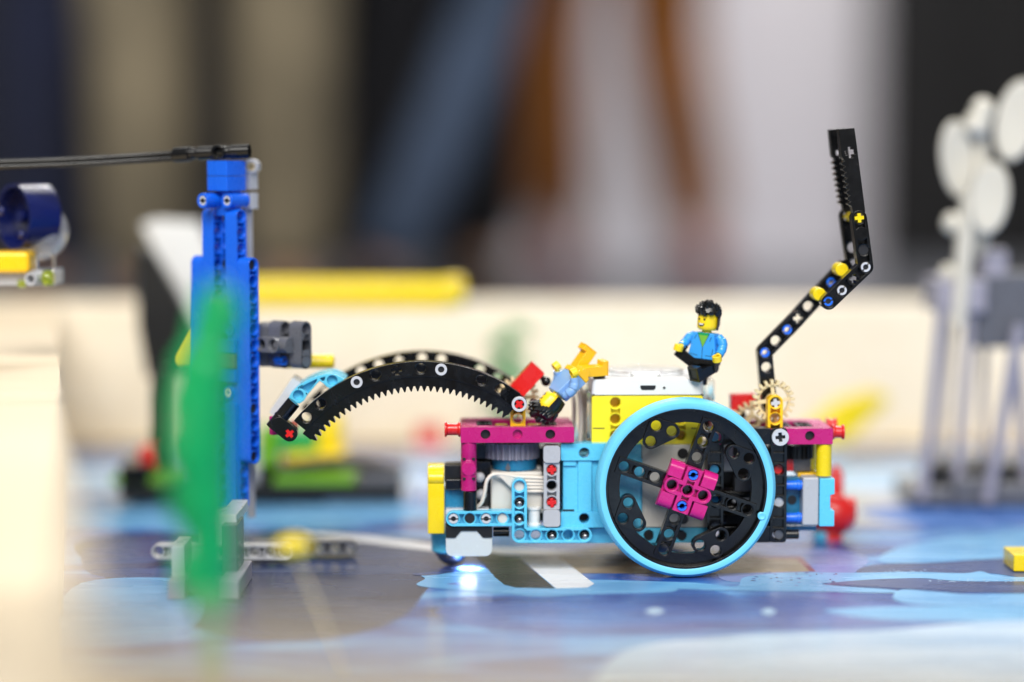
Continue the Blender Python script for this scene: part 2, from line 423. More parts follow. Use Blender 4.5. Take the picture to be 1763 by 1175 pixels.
# lilac field, brown shape with a maroon edge behind the wheel
print_patch([Z6(440, 170), Z6(860, 160), Z6(1080, 200), Z6(1040, 262), Z6(880, 300), Z6(560, 310), Z6(440, 280)], 'p_lilac')
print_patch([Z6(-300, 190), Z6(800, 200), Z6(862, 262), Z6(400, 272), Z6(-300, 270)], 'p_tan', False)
print_patch([Z6(560, 198), Z6(800, 198), Z6(864, 262), Z6(838, 262), Z6(780, 210), Z6(560, 208)], 'p_maroon', False)
print_patch([Z6(1130, 215), Z6(1250, 150), Z6(1500, 110), Z6(1900, 84), Z6(1900, 185), Z6(1500, 214), Z6(1300, 226)], 'p_light')
print_patch([Z6(1040, 266), Z6(1120, 232), Z6(1400, 224), Z6(1660, 205), Z6(1900, 196), Z6(1900, 300), Z6(1600, 268), Z6(1400, 276), Z6(1180, 274)], 'p_navy')
print_patch([Z6(-200, 300), Z6(120, 304), Z6(350, 312), Z6(520, 326), Z6(560, 286), Z6(760, 268), Z6(1040, 268), Z6(1280, 264), Z6(1500, 270), Z6(1580, 262), Z6(1660, 284), Z6(1900, 290),
             Z6(1900, 308), Z6(1500, 304), Z6(1340, 292), Z6(1180, 294), Z6(1000, 306), Z6(890, 316), Z6(1000, 328), Z6(1180, 340), Z6(1200, 354), Z6(900, 350), Z6(600, 346), Z6(300, 342), Z6(0, 352), Z6(-200, 350)], 'p_light')
print_patch([Z6(1230, 342), Z6(1380, 350), Z6(1560, 362), Z6(1900, 358), Z6(1900, 402), Z6(1400, 408), Z6(1210, 388)], 'p_light')
print_patch([Z6(900, 318), Z6(1060, 300), Z6(1300, 292), Z6(1500, 305), Z6(1900, 309), Z6(1900, 352), Z6(1560, 354), Z6(1400, 345), Z6(1230, 336), Z6(1040, 326)], 'p_navy')
print_patch([Z6(-60, 352), Z6(180, 338), Z6(420, 346), Z6(560, 390), Z6(600, 440), Z6(300, 452), Z6(40, 446), Z6(-90, 400)], 'p_violet')
for X, Y, a in ((170, 432, 40), (660, 434, 32)):
    print_patch([Z6(X-a, Y), Z6(X, Y-15), Z6(X+a, Y), Z6(X, Y+15)], 'p_pale')
for i in range(34):              # little printed dashes in the foam
    X = random.uniform(560, 960); Y = random.uniform(266, 330); a = random.uniform(3, 11)
    print_patch([Z6(X-a, Y), Z6(X, Y-2.2), Z6(X+a, Y+1), Z6(X, Y+2.4)], random.choice(['p_violet', 'p_navy', 'p_lilac']), k=3)
for i in range(60):
    X = random.uniform(1150, 1760); Y = (262 if X < 1350 else 302)+random.uniform(-6, 7); a = random.uniform(2, 5)
    print_patch([Z6(X-a, Y), Z6(X, Y-1.6), Z6(X+a, Y), Z6(X, Y+1.6)], 'p_pale', k=2)
# foam tongue, white line and black/white stripe under the robot
print_patch([Z5(800, 322), Z5(835, 296), Z5(822, 282), Z5(900, 276), Z5(1000, 262), Z5(1120, 252), Z5(1500, 300), Z5(1640, 318), Z5(1763, 322), Z5(1900, 328), Z5(1900, 352), Z5(1560, 362), Z5(1330, 372), Z5(1160, 358), Z5(900, 338)], 'p_light')
print_patch([Z5(780, 276), Z5(830, 268), Z5(900, 266), Z5(900, 276), Z5(830, 282)], 'p_navy')
print_patch([Z5(930, 318), Z5(1000, 310), Z5(1066, 316), Z5(1000, 324)], 'p_lilac')
print_patch([Z5(310, 93), Z5(600, 112), Z5(900, 150), Z5(1240, 178), Z5(1240, 192), Z5(880, 176), Z5(600, 140), Z5(310, 104)], 'p_white', False)
print_patch([Z5(880, 150), Z5(1500, 176), Z5(1760, 186), Z5(1760, 204), Z5(1500, 204), Z5(880, 176)], 'p_white', False)
print_patch([Z5(1020, 160), Z5(1240, 205), Z5(1318, 270), Z5(1400, 338), Z5(1230, 334), Z5(1180, 322), Z5(1140, 290), Z5(1090, 235)], 'p_black', False)
print_patch([Z5(1244, 205), Z5(1410, 200), Z5(1500, 264), Z5(1570, 318), Z5(1540, 334), Z5(1404, 338), Z5(1322, 270)], 'p_white', False)

# ---- pine boards round the playing field
def board(name, p0, p1, width, h, z0, matn, label, side=1):
    p0 = Vector(p0[:2]); p1 = Vector(p1[:2]); d = (p1-p0).normalized(); q = Vector((-d.y, d.x))*width*side
    m = MB(); c = [p0, p1, p1+q, p0+q]
    m.plate([tuple(x) for x in c], z0, z0+h)
    o = obj(name, m, matn, bev=2.0); return tag(o, label, 'board')
WH = 100.0
yb = G(881, 765).y
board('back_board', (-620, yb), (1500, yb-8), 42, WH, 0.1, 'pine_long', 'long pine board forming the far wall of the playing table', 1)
e0 = G(130, 511, WH); e1 = G(106, 678, WH); e2 = G(104, 690, WH); e3 = G(150, 1175, WH)
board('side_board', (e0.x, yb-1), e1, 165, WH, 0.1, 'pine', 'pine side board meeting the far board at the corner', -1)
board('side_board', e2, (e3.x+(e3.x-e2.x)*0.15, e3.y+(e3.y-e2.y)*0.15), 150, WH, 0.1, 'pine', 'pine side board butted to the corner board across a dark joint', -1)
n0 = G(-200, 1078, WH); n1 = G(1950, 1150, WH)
board('front_board', n0, n1, 42, WH, 0.1, 'pine_dimmed', 'dimmed pine board facing the far board across the printed mat', -1)

# ================================================================== the robot
x0 = Q(1080, 838, 0).x
RF = Frame((x0, 0, 0), radians(1.6)); P = RF.P
robot = thing('wheeled_robot', 'toy-brick robot with large light blue tyre, yellow hub and two black arms', 'robot', (x0, 0, 0), radians(1.6))
def pxz(px, py, y=0.0): v = P(px, py, y); return v.x, v.z
def pbox(name, r, y0, y1, mat_, parent=None, bev=0.35, label=None):
    a = P(r[0], (r[1]+r[3])/2, y0); b = P(r[2], (r[1]+r[3])/2, y0); c = P((r[0]+r[2])/2, r[1], y0); d = P((r[0]+r[2])/2, r[3], y0)
    return bxl(name, parent or robot, mat_, a.x, y0, d.z, b.x, y1, c.z, bev, label)
def at(name, mesh, mat_, px, py, y, parent=None, a=0.0, ax='y', bev=0.15, label=None):
    x, z = pxz(px, py, y); return obj(name, mesh, mat_, parent or robot, T(x, y, z, ax, a), bev, label)
def zyl(name, px, py0, py1, y, r, mat_, parent=None, n=24, prof=None):        # upright cylinder, axis at depth y
    x, zt = pxz(px, py0, y-r); _, zb = pxz(px, py1, y-r); m = MB()
    m.lathe(prof(zb, zt) if prof else [(0, zb), (r, zb), (r, zt), (0, zt)], n); return obj(name, m, mat_, parent or robot, Matrix.Translation((x*S, y*S, 0)), 0.2)
def xyl(name, px0, px1, py, y, r, mat_, parent=None, prof=None, n=24):        # cylinder lying along x
    a = P(px0, py, y-r); b = P(px1, py, y-r); L = b.x-a.x; m = MB().lathe(prof(L) if prof else [(0, 0), (r, 0), (r, L), (0, L)], n)
    return obj(name, m, mat_, parent or robot, T(a.x, y, a.z, 'x'), 0.2)

# ---- big wheel facing the camera
WROT = radians(-19.5)
wx, wz = pxz(1179, 838.5, -7); wz = 44.0
def make_wheel():
    wheel = bpy.data.objects.new('wheel', None); COL.objects.link(wheel); wheel.parent = robot; wheel.empty_display_size = 0.02
    wheel.matrix_local = T(wx, -8.8, wz, 'y', WROT)
    prof = [(39.2, -6.6), (40.2, -7.0), (42.0, -6.8), (43.3, -5.2), (43.9, -2.6), (44.0, 0), (43.9, 2.6), (43.3, 5.2), (42.0, 6.8), (40.2, 7.0), (39.2, 6.6)]
    ty = MB().lathe(prof, 128, closed=True)
    a = radians(-20)-WROT; ty.lathe([(2.0, 5.2), (2.0, 7.1), (1.5, 7.4), (1.2, 7.2), (0, 7.2)], 16, Matrix.Translation((39.0*cos(a), 39.0*sin(a), 0)))
    obj('tyre', ty, 'tyre_azure', wheel, bev=0)
    rim = MB().lathe([(39.15, -6.4), (39.15, 6.5), (38.2, 6.5), (37.7, 3.2), (37.7, -2.4), (38.2, -6.4)], 128, closed=True)
    inner = []
    for i in range(360):
        d = i % 90; r_ = 37.0 if abs(d-45) < 5 else (35.2 if min(d, 90-d) < 5 else 32.2); inner.append((r_*cos(radians(i)), r_*sin(radians(i))))
    rim.plate(circle(0, 0, 37.75, 128), -2.0, 2.4, [inner]); obj('rim', rim, 'black', wheel, bev=0.1)
    def spoke():
        cs = [(16, 0), (24, 0), (32, 0)]
        o = [(4, -4.0), (35.5, -4.0)]+[(35.5, 4.0), (4, 4.0)]
        return MB().plate(o, -3.4, 3.6, [hole(c) for c in cs], [pocket(p, q) for p, q in zip(cs, cs[1:])], 0.8, pk=2.8).mesh('spoke')
    sp = spoke()
    def lug():
        cs = [(24, 16), (24, 24), (16, 24)]; r = 3.9
        pts = [Vector(c) for c in cs]; o = []
        for i, p in enumerate(pts):
            d0 = (p-pts[i-1]).normalized(); d1 = (pts[(i+1) % 3]-p).normalized()
            a0 = atan2(-d0.x, d0.y); a1 = atan2(-d1.x, d1.y)
            while a1 < a0: a1 += 2*pi
            o += [(p.x+r*cos(a0+(a1-a0)*j/8), p.y+r*sin(a0+(a1-a0)*j/8)) for j in range(9)]
        return MB().plate(o, -2.6, 3.9, [hole(c) for c in cs]).mesh('lug')
    lg = lug()
    for k in range(4):
        obj('spoke', sp, 'black', wheel, Matrix.Rotation(k*pi/2, 4, 'Z'), 0.12); obj('lug', lg, 'black', wheel, Matrix.Rotation(k*pi/2, 4, 'Z'), 0.12)
    obj('hub_disc', MB().plate(circle(0, 0, 11.5, 40), -6, 3.2, [cross(0, 0)]), 'black', wheel, bev=0.15)
    return wheel
wheel = make_wheel()
def square_connector():
    m = MB(); cs = [(0, 0), (-8, 0), (8, 0), (0, 8), (0, -8)]
    # raised plus-shaped web with five holes
    web = [(-8, -3.9), (-3.9, -3.9), (-3.9, -11.2), (3.9, -11.2), (3.9, -3.9), (8, -3.9)]+[(8+3.9*cos(t), 3.9*sin(t)) for t in (-1.2, -.8, -.4, 0, .4, .8, 1.2)]
    web += [(8, 3.9), (3.9, 3.9), (3.9, 11.2), (-3.9, 11.2), (-3.9, 3.9), (-8, 3.9)]+[(-8-3.9*cos(t), 3.9*sin(t)) for t in (1.2, .8, .4, 0, -.4, -.8, -1.2)]
    m.plate(web, -3.6, 4.0, [hole(c) for c in cs], [pocket((0, 0), c, vm=1.85) for c in cs[1:]], 0.8, pk=2.8)
    # four corner barrels whose upper and lower edges are rounded
    for sx in (-1, 1):
        for sy in (-1, 1):
            prof = []
            for i in range(7):
                t = -pi/2+pi/2*i/6; prof.append((8+3.9*cos(t+pi/2) if False else 8.2+3.7*sin(pi/2*i/6), 3.7*cos(pi/2*i/6)))
            prof = [(4.1, 3.7)]+prof+[(11.9, -3.4), (4.1, -3.4)]
            Mx = Matrix(((0, 0, 1, 0), (sy, 0, 0, 0), (0, 1, 0, 0), (0, 0, 0, 1)))
            a, b = (5.0, 11.9) if sx > 0 else (-11.9, -5.0)
            m.plate([(u, v) for u, v in prof], a, b, M=Mx)
    m.plate(rect(-11.6, -11.0, 11.6, 11.0), -3.3, -1.4, [hole(c)[1] for c in cs])
    return m
sqc = obj('square_connector', square_connector(), 'hot_magenta', wheel, Matrix.Translation((0, 0, 8.0*S)), 0.2)
for sy in (-1, 1): obj('pin', split_pin(), 'pin_blue', wheel, Matrix.Translation((0, sy*8*S, 11.9*S)) @ Matrix.Rotation(0.5, 4, 'Z'), 0.08, label='bright blue slotted pin')
obj('axle', axle(24), 'black', wheel, Matrix.Translation((0, 0, 5*S)), 0.1)
# far wheel: same parts, shared meshes
fw = wheel.copy(); COL.objects.link(fw); fw.matrix_local = T(wx-7, 84, wz, 'y', WROT+0.4) @ Matrix.Rotation(pi, 4, 'Y')
for ch in [c for c in bpy.data.objects if c.parent == wheel]:
    c = ch.copy(); COL.objects.link(c); c.parent = fw

# ---- yellow hub with white lid
hub = bpy.data.objects.new('hub', None); COL.objects.link(hub); hub.parent = robot
hy0, hy1 = 9.0, 61.0
hx0 = P(1019, 710, hy0).x; hx1 = P(1210, 710, hy0).x; hzt = P(1115, 653.5, hy0).z; hzm = P(1115, 680, hy0).z; hzb = P(1115, 765, hy0).z
m = MB(); zc = lambda py: P(1115, py, hy0).z
hc = [(P(1059.6, 700, hy0).x, zc(py)) for py in (694, 722.4, 750.5)]+[(P(1172.5, 700, hy0).x, zc(py)) for py in (694, 722.4, 750.5)]
m.plate(rrect(hx0, hzb, hx1, hzm-0.5, 1.2), 0, 8, [hole(c) for c in hc], [pocket(hc[i], hc[i+1]) for i in (0, 1, 3, 4)], 0.8, pk=3.0)
obj('side_panel', m, 'hub_yellow', hub, T(0, hy0+8, 0, 'y'), 0.2)
bxl('case', hub, 'warm_yellow', hx0+0.6, hy0+8.02, hzb+0.5, hx1-0.6, hy1, hzm-0.5, 1.0)
lid = MB().plate(rrect(hx0-0.2, hy0-0.3, hx1+0.2, hy1+0.3, 2.4, 6), hzm, hzt, M=None)
lid = obj('lid', lid, 'hub_white', hub, None, 0.5)
for a, b in ((1021, 1041), (1190, 1210)): pbox('seam', (a, 678.8, b, 681.4), hy0-0.12, hy0+1, 'ink', hub, 0.05)
for a, b in ((1021, 1041), (1190, 1210)): pbox('seam', (a, 737.0, b, 738.8), hy0-0.06, hy0+1, 'ink', hub, 0.05)
ux, uz = pxz(1115.6, 668, hy0)
usb = MB().plate([(-3.9, 1.0), (-3.3, 1.25), (3.3, 1.25), (3.9, 1.0), (3.7, -0.3), (3.0, -1.15), (-3.0, -1.15), (-3.7, -0.3)], 0, 1.2, M=None)
obj('charging_port', usb, 'ink', hub, T(ux, hy0-0.32+1.1, uz, 'y'), 0.1)
at('reset_hole', MB().cyl(0.65, -1, 0.3, 16), 'ink', 1143.5, 668, hy0-0.3, hub, bev=0.05)
for i in range(5):               # light matrix and round button on the lid
    for j in range(5): bxl('light_pixel', hub, 'pale_grey', -9+i*4.4+(hx0+hx1)/2-0.2, hy0+26+j*4.4, hzt-0.2, -9+i*4.4+(hx0+hx1)/2+3.3, hy0+29.4+j*4.4, hzt+0.12, 0.1)
obj('button', MB().pipe(7.2, 5.6, -0.4, 1.4, 32), 'hub_white', hub, Matrix.Translation(((hx0+hx1)/2*S, (hy0+13)*S, hzt*S)), 0.2)
# clear cover rising at the rear of the lid and clear corner pieces either side
cv = MB().lathe([(21, hzt), (21, hzt+1.6), (19.6, hzt+2.0), (19.6, hzt)], 40, closed=True)
obj('clear_ring', cv, 'clear', hub, Matrix.Translation(((hx0+hx1)/2*S, (hy0+30)*S, 0.2*S)), 0.1)
for px, w_ in ((1211.5, 20), (999, 19)):
    x, z = pxz(px, 652, hy0+20); x2 = x+w_/3.5
    b = MB().plate(rrect(x, z-12, x2, z, 2.2), 0, 26, [rrect(x+1.0, z-11, x2-1.0, z-1.0, 1.4)]); obj('clear_corner', b, 'clear', hub, T(0, hy0+46, 0, 'y'), 0.15)
pbox('clear_strip', (1010, 676, 1018, 760), hy0+4, hy0+20, 'clear', hub, 0.2)

# ---- light blue drive motor beside the wheel
mot = bpy.data.objects.new('drive_motor', None); COL.objects.link(mot); mot.parent = robot
my = 3.0
def mflange(r, name='flange', holes=(), y0=my, y1=my+10):
    a = P(r[0], r[1], y0); b = P(r[2], r[3], y0); hs = [hole((P(px, py, y0).x, P(px, py, y0).z)) for px, py in holes]
    m = MB().plate(rrect(a.x, b.z, b.x, a.z, 0.8), 0, y1-y0, hs); return obj(name, m, 'azure', mot, T(0, y1, 0, 'y'), 0.25)
mflange((965.5, 764.5, 1064, 793), holes=[(1006, 781)])
mflange((965.5, 882, 1064, 908.5), holes=[(1006, 893.5)])
pbox('body', (969, 790, 1106, 885), my+2.2, my+30, 'azure', mot, 0.6)
pbox('rib', (995, 793.3, 1019, 881.7), my+0.9, my+3, 'azure', mot, 0.4)
pbox('rib', (969.5, 793.3, 992, 803), my+1.0, my+3, 'azure', mot, 0.4)
pbox('slot', (969, 877.5, 989, 880.5), my+2.0, my+3, 'ink', mot, 0.05)
pbox('end_block', (1064.2, 765, 1104, 908), my+1, my+30, 'azure', mot, 0.5)
pbox('core', (1104.2, 766, 1215, 909), my+4, my+36, 'motor_white', mot, 0.8)
at('port', MB().cyl(2.6, 0, 0.5, 20), 'ink', 1175.5, 781, my+4, mot); at('port', MB().cyl(2.6, 0, 0.5, 20), 'ink', 1176, 894, my+4, mot)
# long light blue beam under the motor
bx_, bz_ = pxz(922.4, 923.5, 7)
bm = MB(); cs = [(28.3*i/3.54, 0) for i in range(11)]
bm.plate(rrect(-3.9, -3.7, 80+6, 3.7, 0.6), -3.9, 3.9, [hole((8*i, 0)) for i in (0, 1, 3, 5, 7, 9)])
obj('beam', bm, 'azure', robot, T(bx_, 11.5, bz_, 'y'), 0.2)
for px in (1117, 1174): at('hole_fill', MB().cyl(2.4, -4, 0, 20), 'ink', px, 923, 8.2)  # dark discs paint the shade inside two beam holes

# ---- light blue angle beam and short beam in front
def lpath(cols, rows): pass
x1_, z1_ = pxz(894.3, 838, 0); X5 = 8.0
c_v = [(0, 0), (0, -8), (0, -16.1), (0, -24.3)]; c_h = [(8*i, -24.3) for i in range(1, 5)]
m = MB().plate(path_outline([(0, 0), (0, -24.3), (32, -24.3)], 3.75), -3.9, 3.9, [hole(c) for c in c_v+c_h], [pocket(a, b) for a, b in zip((c_v+c_h), (c_v+c_h)[1:])], 0.8, pk=3.6)
obj('angle_beam', m, 'azure', robot, T(x1_, 3.9, z1_, 'y'), 0.18)
x2_, z2_ = pxz(780.7, 893.8, 0.6)
obj('beam', beam(5), 'azure', robot, T(x2_, 4.6, z2_, 'y'), 0.18)
for px in (780.7, 837.1):
    at('pin', bush_round(2.4, 1.25, 7), 'pale_grey', px, 893.8, 0.9); at('pin_slot', MB().box(-2.4, -0.3, -1, 2.4, 0.3, 0.12), 'ink', px, 893.8, 0.85, bev=0.03)
    at('pin_bore', MB().cyl(1.25, -6, -1.2, 14), 'ink', px, 893.8, 0.9, bev=0)
at('hole_fill', MB().cyl(2.4, -5, -1, 16), 'ink', 809.1, 893.8, 0.6)
at('hole_fill', MB().cyl(2.4, -5, -1.6, 16), 'motor_white', 865.5, 893.8, 0.6); at('hole_fill', MB().cyl(2.45, -7, -1.6, 16), 'motor_white', 894.3, 838, 0.6)  # pale discs stand in for the lit motor casing seen through the holes
for px, py in ((894.3, 868.8), (894.3, 897.5), (950.7, 925.7), (1007.1, 925.7)):
    at('pin', bush_round(2.45, 1.75, 7), 'black', px, py, 0.9); at('pin_face', MB().lathe([(0, -3), (1.75, -3), (1.75, -1.0), (1.0, -0.5), (0, -0.4)], 16), 'steel', px, py, 0.9, bev=0)

# ---- grey upright with two red axle ends
gx, gz = pxz(950, 837.5, 0)
gb = MB().plate(rrect(-3.9, -11.6, 3.9, 11.6, 0.4), -3.9, 2.6, [hole((0, 8)), hole((0, 0)), hole((0, -8))], [pocket((0, 8), (0, 0)), pocket((0, 0), (0, -8))], 0.8, pk=3.0)
gb.plate(rrect(-4.1, 11.7, 4.1, 20.0, 1.6), -3.9, 3.9); gb.plate(rrect(-4.1, -20.0, 4.1, -11.7, 1.6), -3.9, 3.9)
obj('upright', gb, 'light_grey', robot, T(gx, 3.2, gz, 'y'), 0.3)
for py in (809.6, 866.2):
    at('axle', axle(10), 'red', 950, py, 0.5, a=0.12); at('axle_seat', MB().cyl(2.48, -6, -1.9, 20), 'red', 950, py, 0.9, bev=0.1)

# ---- magenta frames on both ends
def frame(px0, px1, pyt, pyb, holes_px, blind_px, depth=40.0, w_=8.0):
    a = P(px0, (pyt+pyb)/2, 0); b = P(px1, (pyt+pyb)/2, 0); zt = P((px0+px1)/2, pyt, 0).z; zb = P((px0+px1)/2, pyb, 0).z
    f = bpy.data.objects.new('frame', None); COL.objects.link(f); f.parent = robot
    m = MB(); hs = [circle(P(px, py, 0).x, P(px, py, 0).z, 2.4, 24) for px, py in holes_px]
    m.plate(rrect(a.x, zb, b.x, zt, 0.5), -8, 0, hs, [circle(P(px, py, 0).x, P(px, py, 0).z, 2.4, 20) for px, py in blind_px], pd=2.0); obj('front_bar', m, 'magenta', f, T(0, 0, 0, 'y'), 0.25)
    bxl('back_bar', f, 'magenta', a.x, depth-8, zb, b.x, depth, zt, 0.3)
    for xa, xb in ((a.x, a.x+8), (b.x-8, b.x)): bxl('side_bar', f, 'magenta', xa, 8.02, zb, xb, depth-8.02, zt, 0.3)
    for h_ in holes_px: at('bore', MB().cyl(2.35, -7.5, -2.5, 16), 'ink', h_[0], h_[1], 0, f, bev=0)
    return f, a.x, b.x, zb, zt
fr, fx0, fx1, fzb, fzt = frame(793, 988.5, 736, 762.5, [(835.8, 748.3), (947.5, 748.3)], [(891.2, 748.3)])
for i, xo in enumerate((8.1, 40.0)):
    obj('cross_beam', beam(3), 'black', fr, T(fx0+xo+3.9, 12, fzt-4.1, 'z', pi/2), 0.15)
for xo in (20.2, 36.4): obj('stud', MB().lathe([(3.2, -4), (3.2, 0), (1.2, 0.2), (1.2, -3)], 20), 'yellow', fr, T(fx0+xo, 14, fzt-0.1, 'z'), 0.15)
bxl('cross_plate', fr, 'magenta', fx0+16.4, 10, fzb+1, fx0+39.5, 31.5, fzt-3.2, 0.3)
fr2, gx0, gx1, gzb, gzt = frame(1238, 1434, 738.5, 765.5, [(1394.4, 750.8)], [])
for xo in (30, 40.4): obj('cross_beam', beam(3), 'black', fr2, T(gx0+xo+3.9, 12, gzt-4.2, 'z', pi/2), 0.15)
# left end column
mc = MB().lathe([(0, 0), (3.85, 0), (3.85, 7.0), (3.95, 7.4), (3.95, 15.2), (3.6, 15.6), (3.85, 16.2), (3.85, 23.8), (0, 23.8)], 28)
cx_, cz_ = pxz(807.2, 846.5, 0)
col = obj('column', mc, 'magenta', robot, T(cx_, 4, cz_, 'z'), 0.2)
obj('cross_barrel', MB().pipe(3.6, 2.3, -3.95, 3.95, 24), 'magenta', col, Matrix.Translation((0, 0, 11.2*S)) @ BAS['y'], 0.15)
obj('barrel_face', MB().lathe([(0, -4.3), (3.5, -4.1), (3.5, 4.1), (0, 4.3)], 24), 'magenta', col, Matrix.Translation((0, 0, 11.2*S)) @ BAS['y'], 0.2)
for sx in (-1, 1):
    for zz in (6.2, 15.9): obj('notch', MB().box(-0.75, -0.6, -0.6, 0.75, 0.6, 0.6), 'ink', col, Matrix.Translation((sx*2.3*S, -3.15*S, zz*S)), 0.1)
zyl('sleeve', 809.3, 848, 880, 4, 3.4, 'black')
# red stop pins
PINP = lambda L: [(0, 0), (3.7, 0), (3.7, 0.9), (2.9, 1.4), (2.9, L-1.4), (3.7, L-0.9), (3.7, L), (0, L)]
xyl('stop_pin', 765.5, 792.8, 741, 5.5, 3.4, 'red', prof=PINP); 
xyl('stop_pin', 1434.6, 1455, 745.5, 10, 3.4, 'red', prof=PINP); xyl('stop_pin', 1424, 1442, 733, 34, 3.4, 'red', prof=PINP)

# ---- small motor standing upright under the left frame
sm = bpy.data.objects.new('arm_motor', None); COL.objects.link(sm); sm.parent = robot
def gear_outline(n, ro, rr, duty=0.5):
    o = []
    for i in range(n):
        a = 2*pi*i/n; st = 2*pi/n
        for f_, r in ((-0.28, rr), (-0.14, ro), (0.14, ro), (0.28, rr)): o.append((r*cos(a+f_*st), r*sin(a+f_*st)))
    return o
g1x, g1z = pxz(883, 793, 10); _, g1t = pxz(883, 765.5, 10)
obj('ribbed_gear', MB().plate(gear_outline(26, 13.7, 11.9), 0, g1t-g1z), 'gear_grey', sm, T(g1x, 22, g1z, 'z'), 0.3)
d1x, d1z = pxz(887, 812.5, 10); _, d1t = pxz(887, 793, 10)
obj('turning_disc', MB().lathe([(0, 0), (11.2, 0), (11.2, d1t-d1z-0.2), (0, d1t-d1z-0.2)], 40), 'teal', sm, T(d1x, 22, d1z, 'z'), 0.3)
dr = MB().plate([(0, 2.4), (-1.3, -0.4), (-0.9, -1.6), (0, -2.0), (0.9, -1.6), (1.3, -0.4)], 0, 0.25); at('mark', dr, 'dark_grey', 874.5, 804.5, 10.85, sm, bev=0.05)
pbox('case', (845, 812.8, 934.5, 882), 10.5, 34, 'motor_white', sm, 1.2)
pbox('foot', (845, 877, 935, 884), 10.2, 34, 'motor_white', sm, 0.4)
pts = [P(*q) for q in ((818, 876, 8), (829, 866, 7), (834.5, 848, 6.5), (838, 829, 6.5), (847, 818.5, 6.8), (862, 817, 7.4), (890, 821, 8.4), (936, 823.5, 9))]
for k, dz in enumerate((0, -1.7, -3.3, -4.9, -6.6)):
    q = [Vector((p.x, p.y+0.5*k*(i < 5), p.z+(dz if i > 5 else dz*0.18*(i > 3)))) for i, p in enumerate(pts)] if k else pts
    obj('cable', MB().tube(spline(q if k == 0 else q[4:], 8), 0.95 if k == 0 else 0.8), 'cable_white', sm, None, 0)
xx, zt_ = pxz(920, 875, 4); _, zb_ = pxz(920, 907.5, 4)
hh = zt_-zb_; obj('spool', MB().lathe([(0, 0), (3.5, 0), (3.5, 1.2), (2.9, 1.6), (2.9, hh-1.6), (3.5, hh-1.2), (3.5, hh), (0, hh)], 24), 'white', robot, T(xx, 8, zb_, 'z'), 0.15)
at('ball', MB().ball(2.6), 'pale_grey', 826, 822, 14, bev=0); at('ball', MB().ball(2.8), 'pale_grey', 828.5, 852, 14, bev=0)
pbox('dark_block', (818, 795, 846, 880), 18, 34, 'black'); pbox('dark_block', (820, 764, 836, 790), 16, 34, 'black')

# ---- nose of the robot
nose = bpy.data.objects.new('nose', None); COL.objects.link(nose); nose.parent = robot
ya = P(736.5, 862, 9); yb_ = P(765, 862, 9); zt_ = P(750, 805.5, 9).z; zb_ = P(750, 919.5, 9).z
pr = [(0, zb_), (26, zb_), (26, zt_-7), (22, zt_-1.2), (17, zt_), (4, zt_), (0.9, zt_-2.2), (0, zt_-5)]
obj('bumper', MB().plate(pr, ya.x, yb_.x, M=Matrix(((0, 0, 1, 0), (1, 0, 0, 9), (0, 1, 0, 0), (0, 0, 0, 1)))), 'yellow', nose, None, 0.4)
obj('bumper_barrel', MB().cyl(3.6, ya.x+0.3, yb_.x-0.3, 24), 'yellow', nose, T(0, 11.6, zt_-5.5, 'x'), 0.3)
pbox('block', (765.8, 801.5, 795, 830), 9, 22, 'matte_black', nose); pbox('block', (767, 825.5, 794, 843), 6.5, 14, 'black', nose, 0.7)
pbox('block', (765.8, 843.3, 800, 879), 11, 24, 'teal', nose); pbox('block', (797, 850, 842, 879), 14, 30, 'matte_black', nose)
pbox('pale_plate', (767.5, 877, 842, 886), 5.6, 26, 'pale_grey', nose, 0.3)
# light sensor: black head over a pale window
sx0, sz0 = pxz(767.5, 907, 2.5); sx1, sz1 = pxz(847.5, 958.5, 2.5); wd = sx1-sx0; hh = sz0-sz1
obj('sensor_head', MB().plate([(0, 0), (wd, 0), (wd, -5.6), (wd-4.6, -5.6), (wd-7.6, -2.2), (7.6, -2.2), (4.6, -5.6), (0, -5.6)], 0, 22), 'matte_black', nose, T(sx0, 24.5, sz0, 'y'), 0.3)
obj('sensor_window', MB().plate([(0, -5.7), (4.6, -5.7), (7.6, -2.3), (wd-7.6, -2.3), (wd-4.6, -5.7), (wd, -5.7)]+rrect(0, -hh, wd, -5.7, 3.4)[:6][::-1]+rrect(0, -hh, wd, -5.7, 3.4)[18:][::-1], 0, 21), 'sensor_glass', nose, T(sx0, 24.3, sz0, 'y'), 0.3)
pbox('sensor_back', (767.5, 884, 846, 908), 9, 24, 'matte_black', nose)
xyl('sleeve', 849, 877, 917, 8, 2.4, 'black')
# white lamp of the sensor, switched on
em = bpy.data.materials.new('lamp_white'); em.use_nodes = True; em.node_tree.nodes['Principled BSDF'].inputs['Emission Color'].default_value = (1, 1, 1, 1)
em.node_tree.nodes['Principled BSDF'].inputs['Emission Strength'].default_value = 18; MATS['lamp_white'] = em
lx, lz = pxz(806, 958, 16); obj('sensor_lamp', MB().lathe([(0, -0.6), (4.2, -0.6), (4.2, 0.6), (0, 0.6)], 24), 'lamp_white', nose, T(lx, 16, sz1-0.2, 'z'), 0)
ll = bpy.data.lights.new('sensor_light', 'SPOT'); ll.energy = 0.5; ll.spot_size = radians(110); ll.spot_blend = 0.8; ll.shadow_soft_size = 0.003
lo = bpy.data.objects.new('sensor_light', ll); COL.objects.link(lo); lo.parent = nose; lo.location = (lx*S, 0.015, (sz1-1.4)*S)
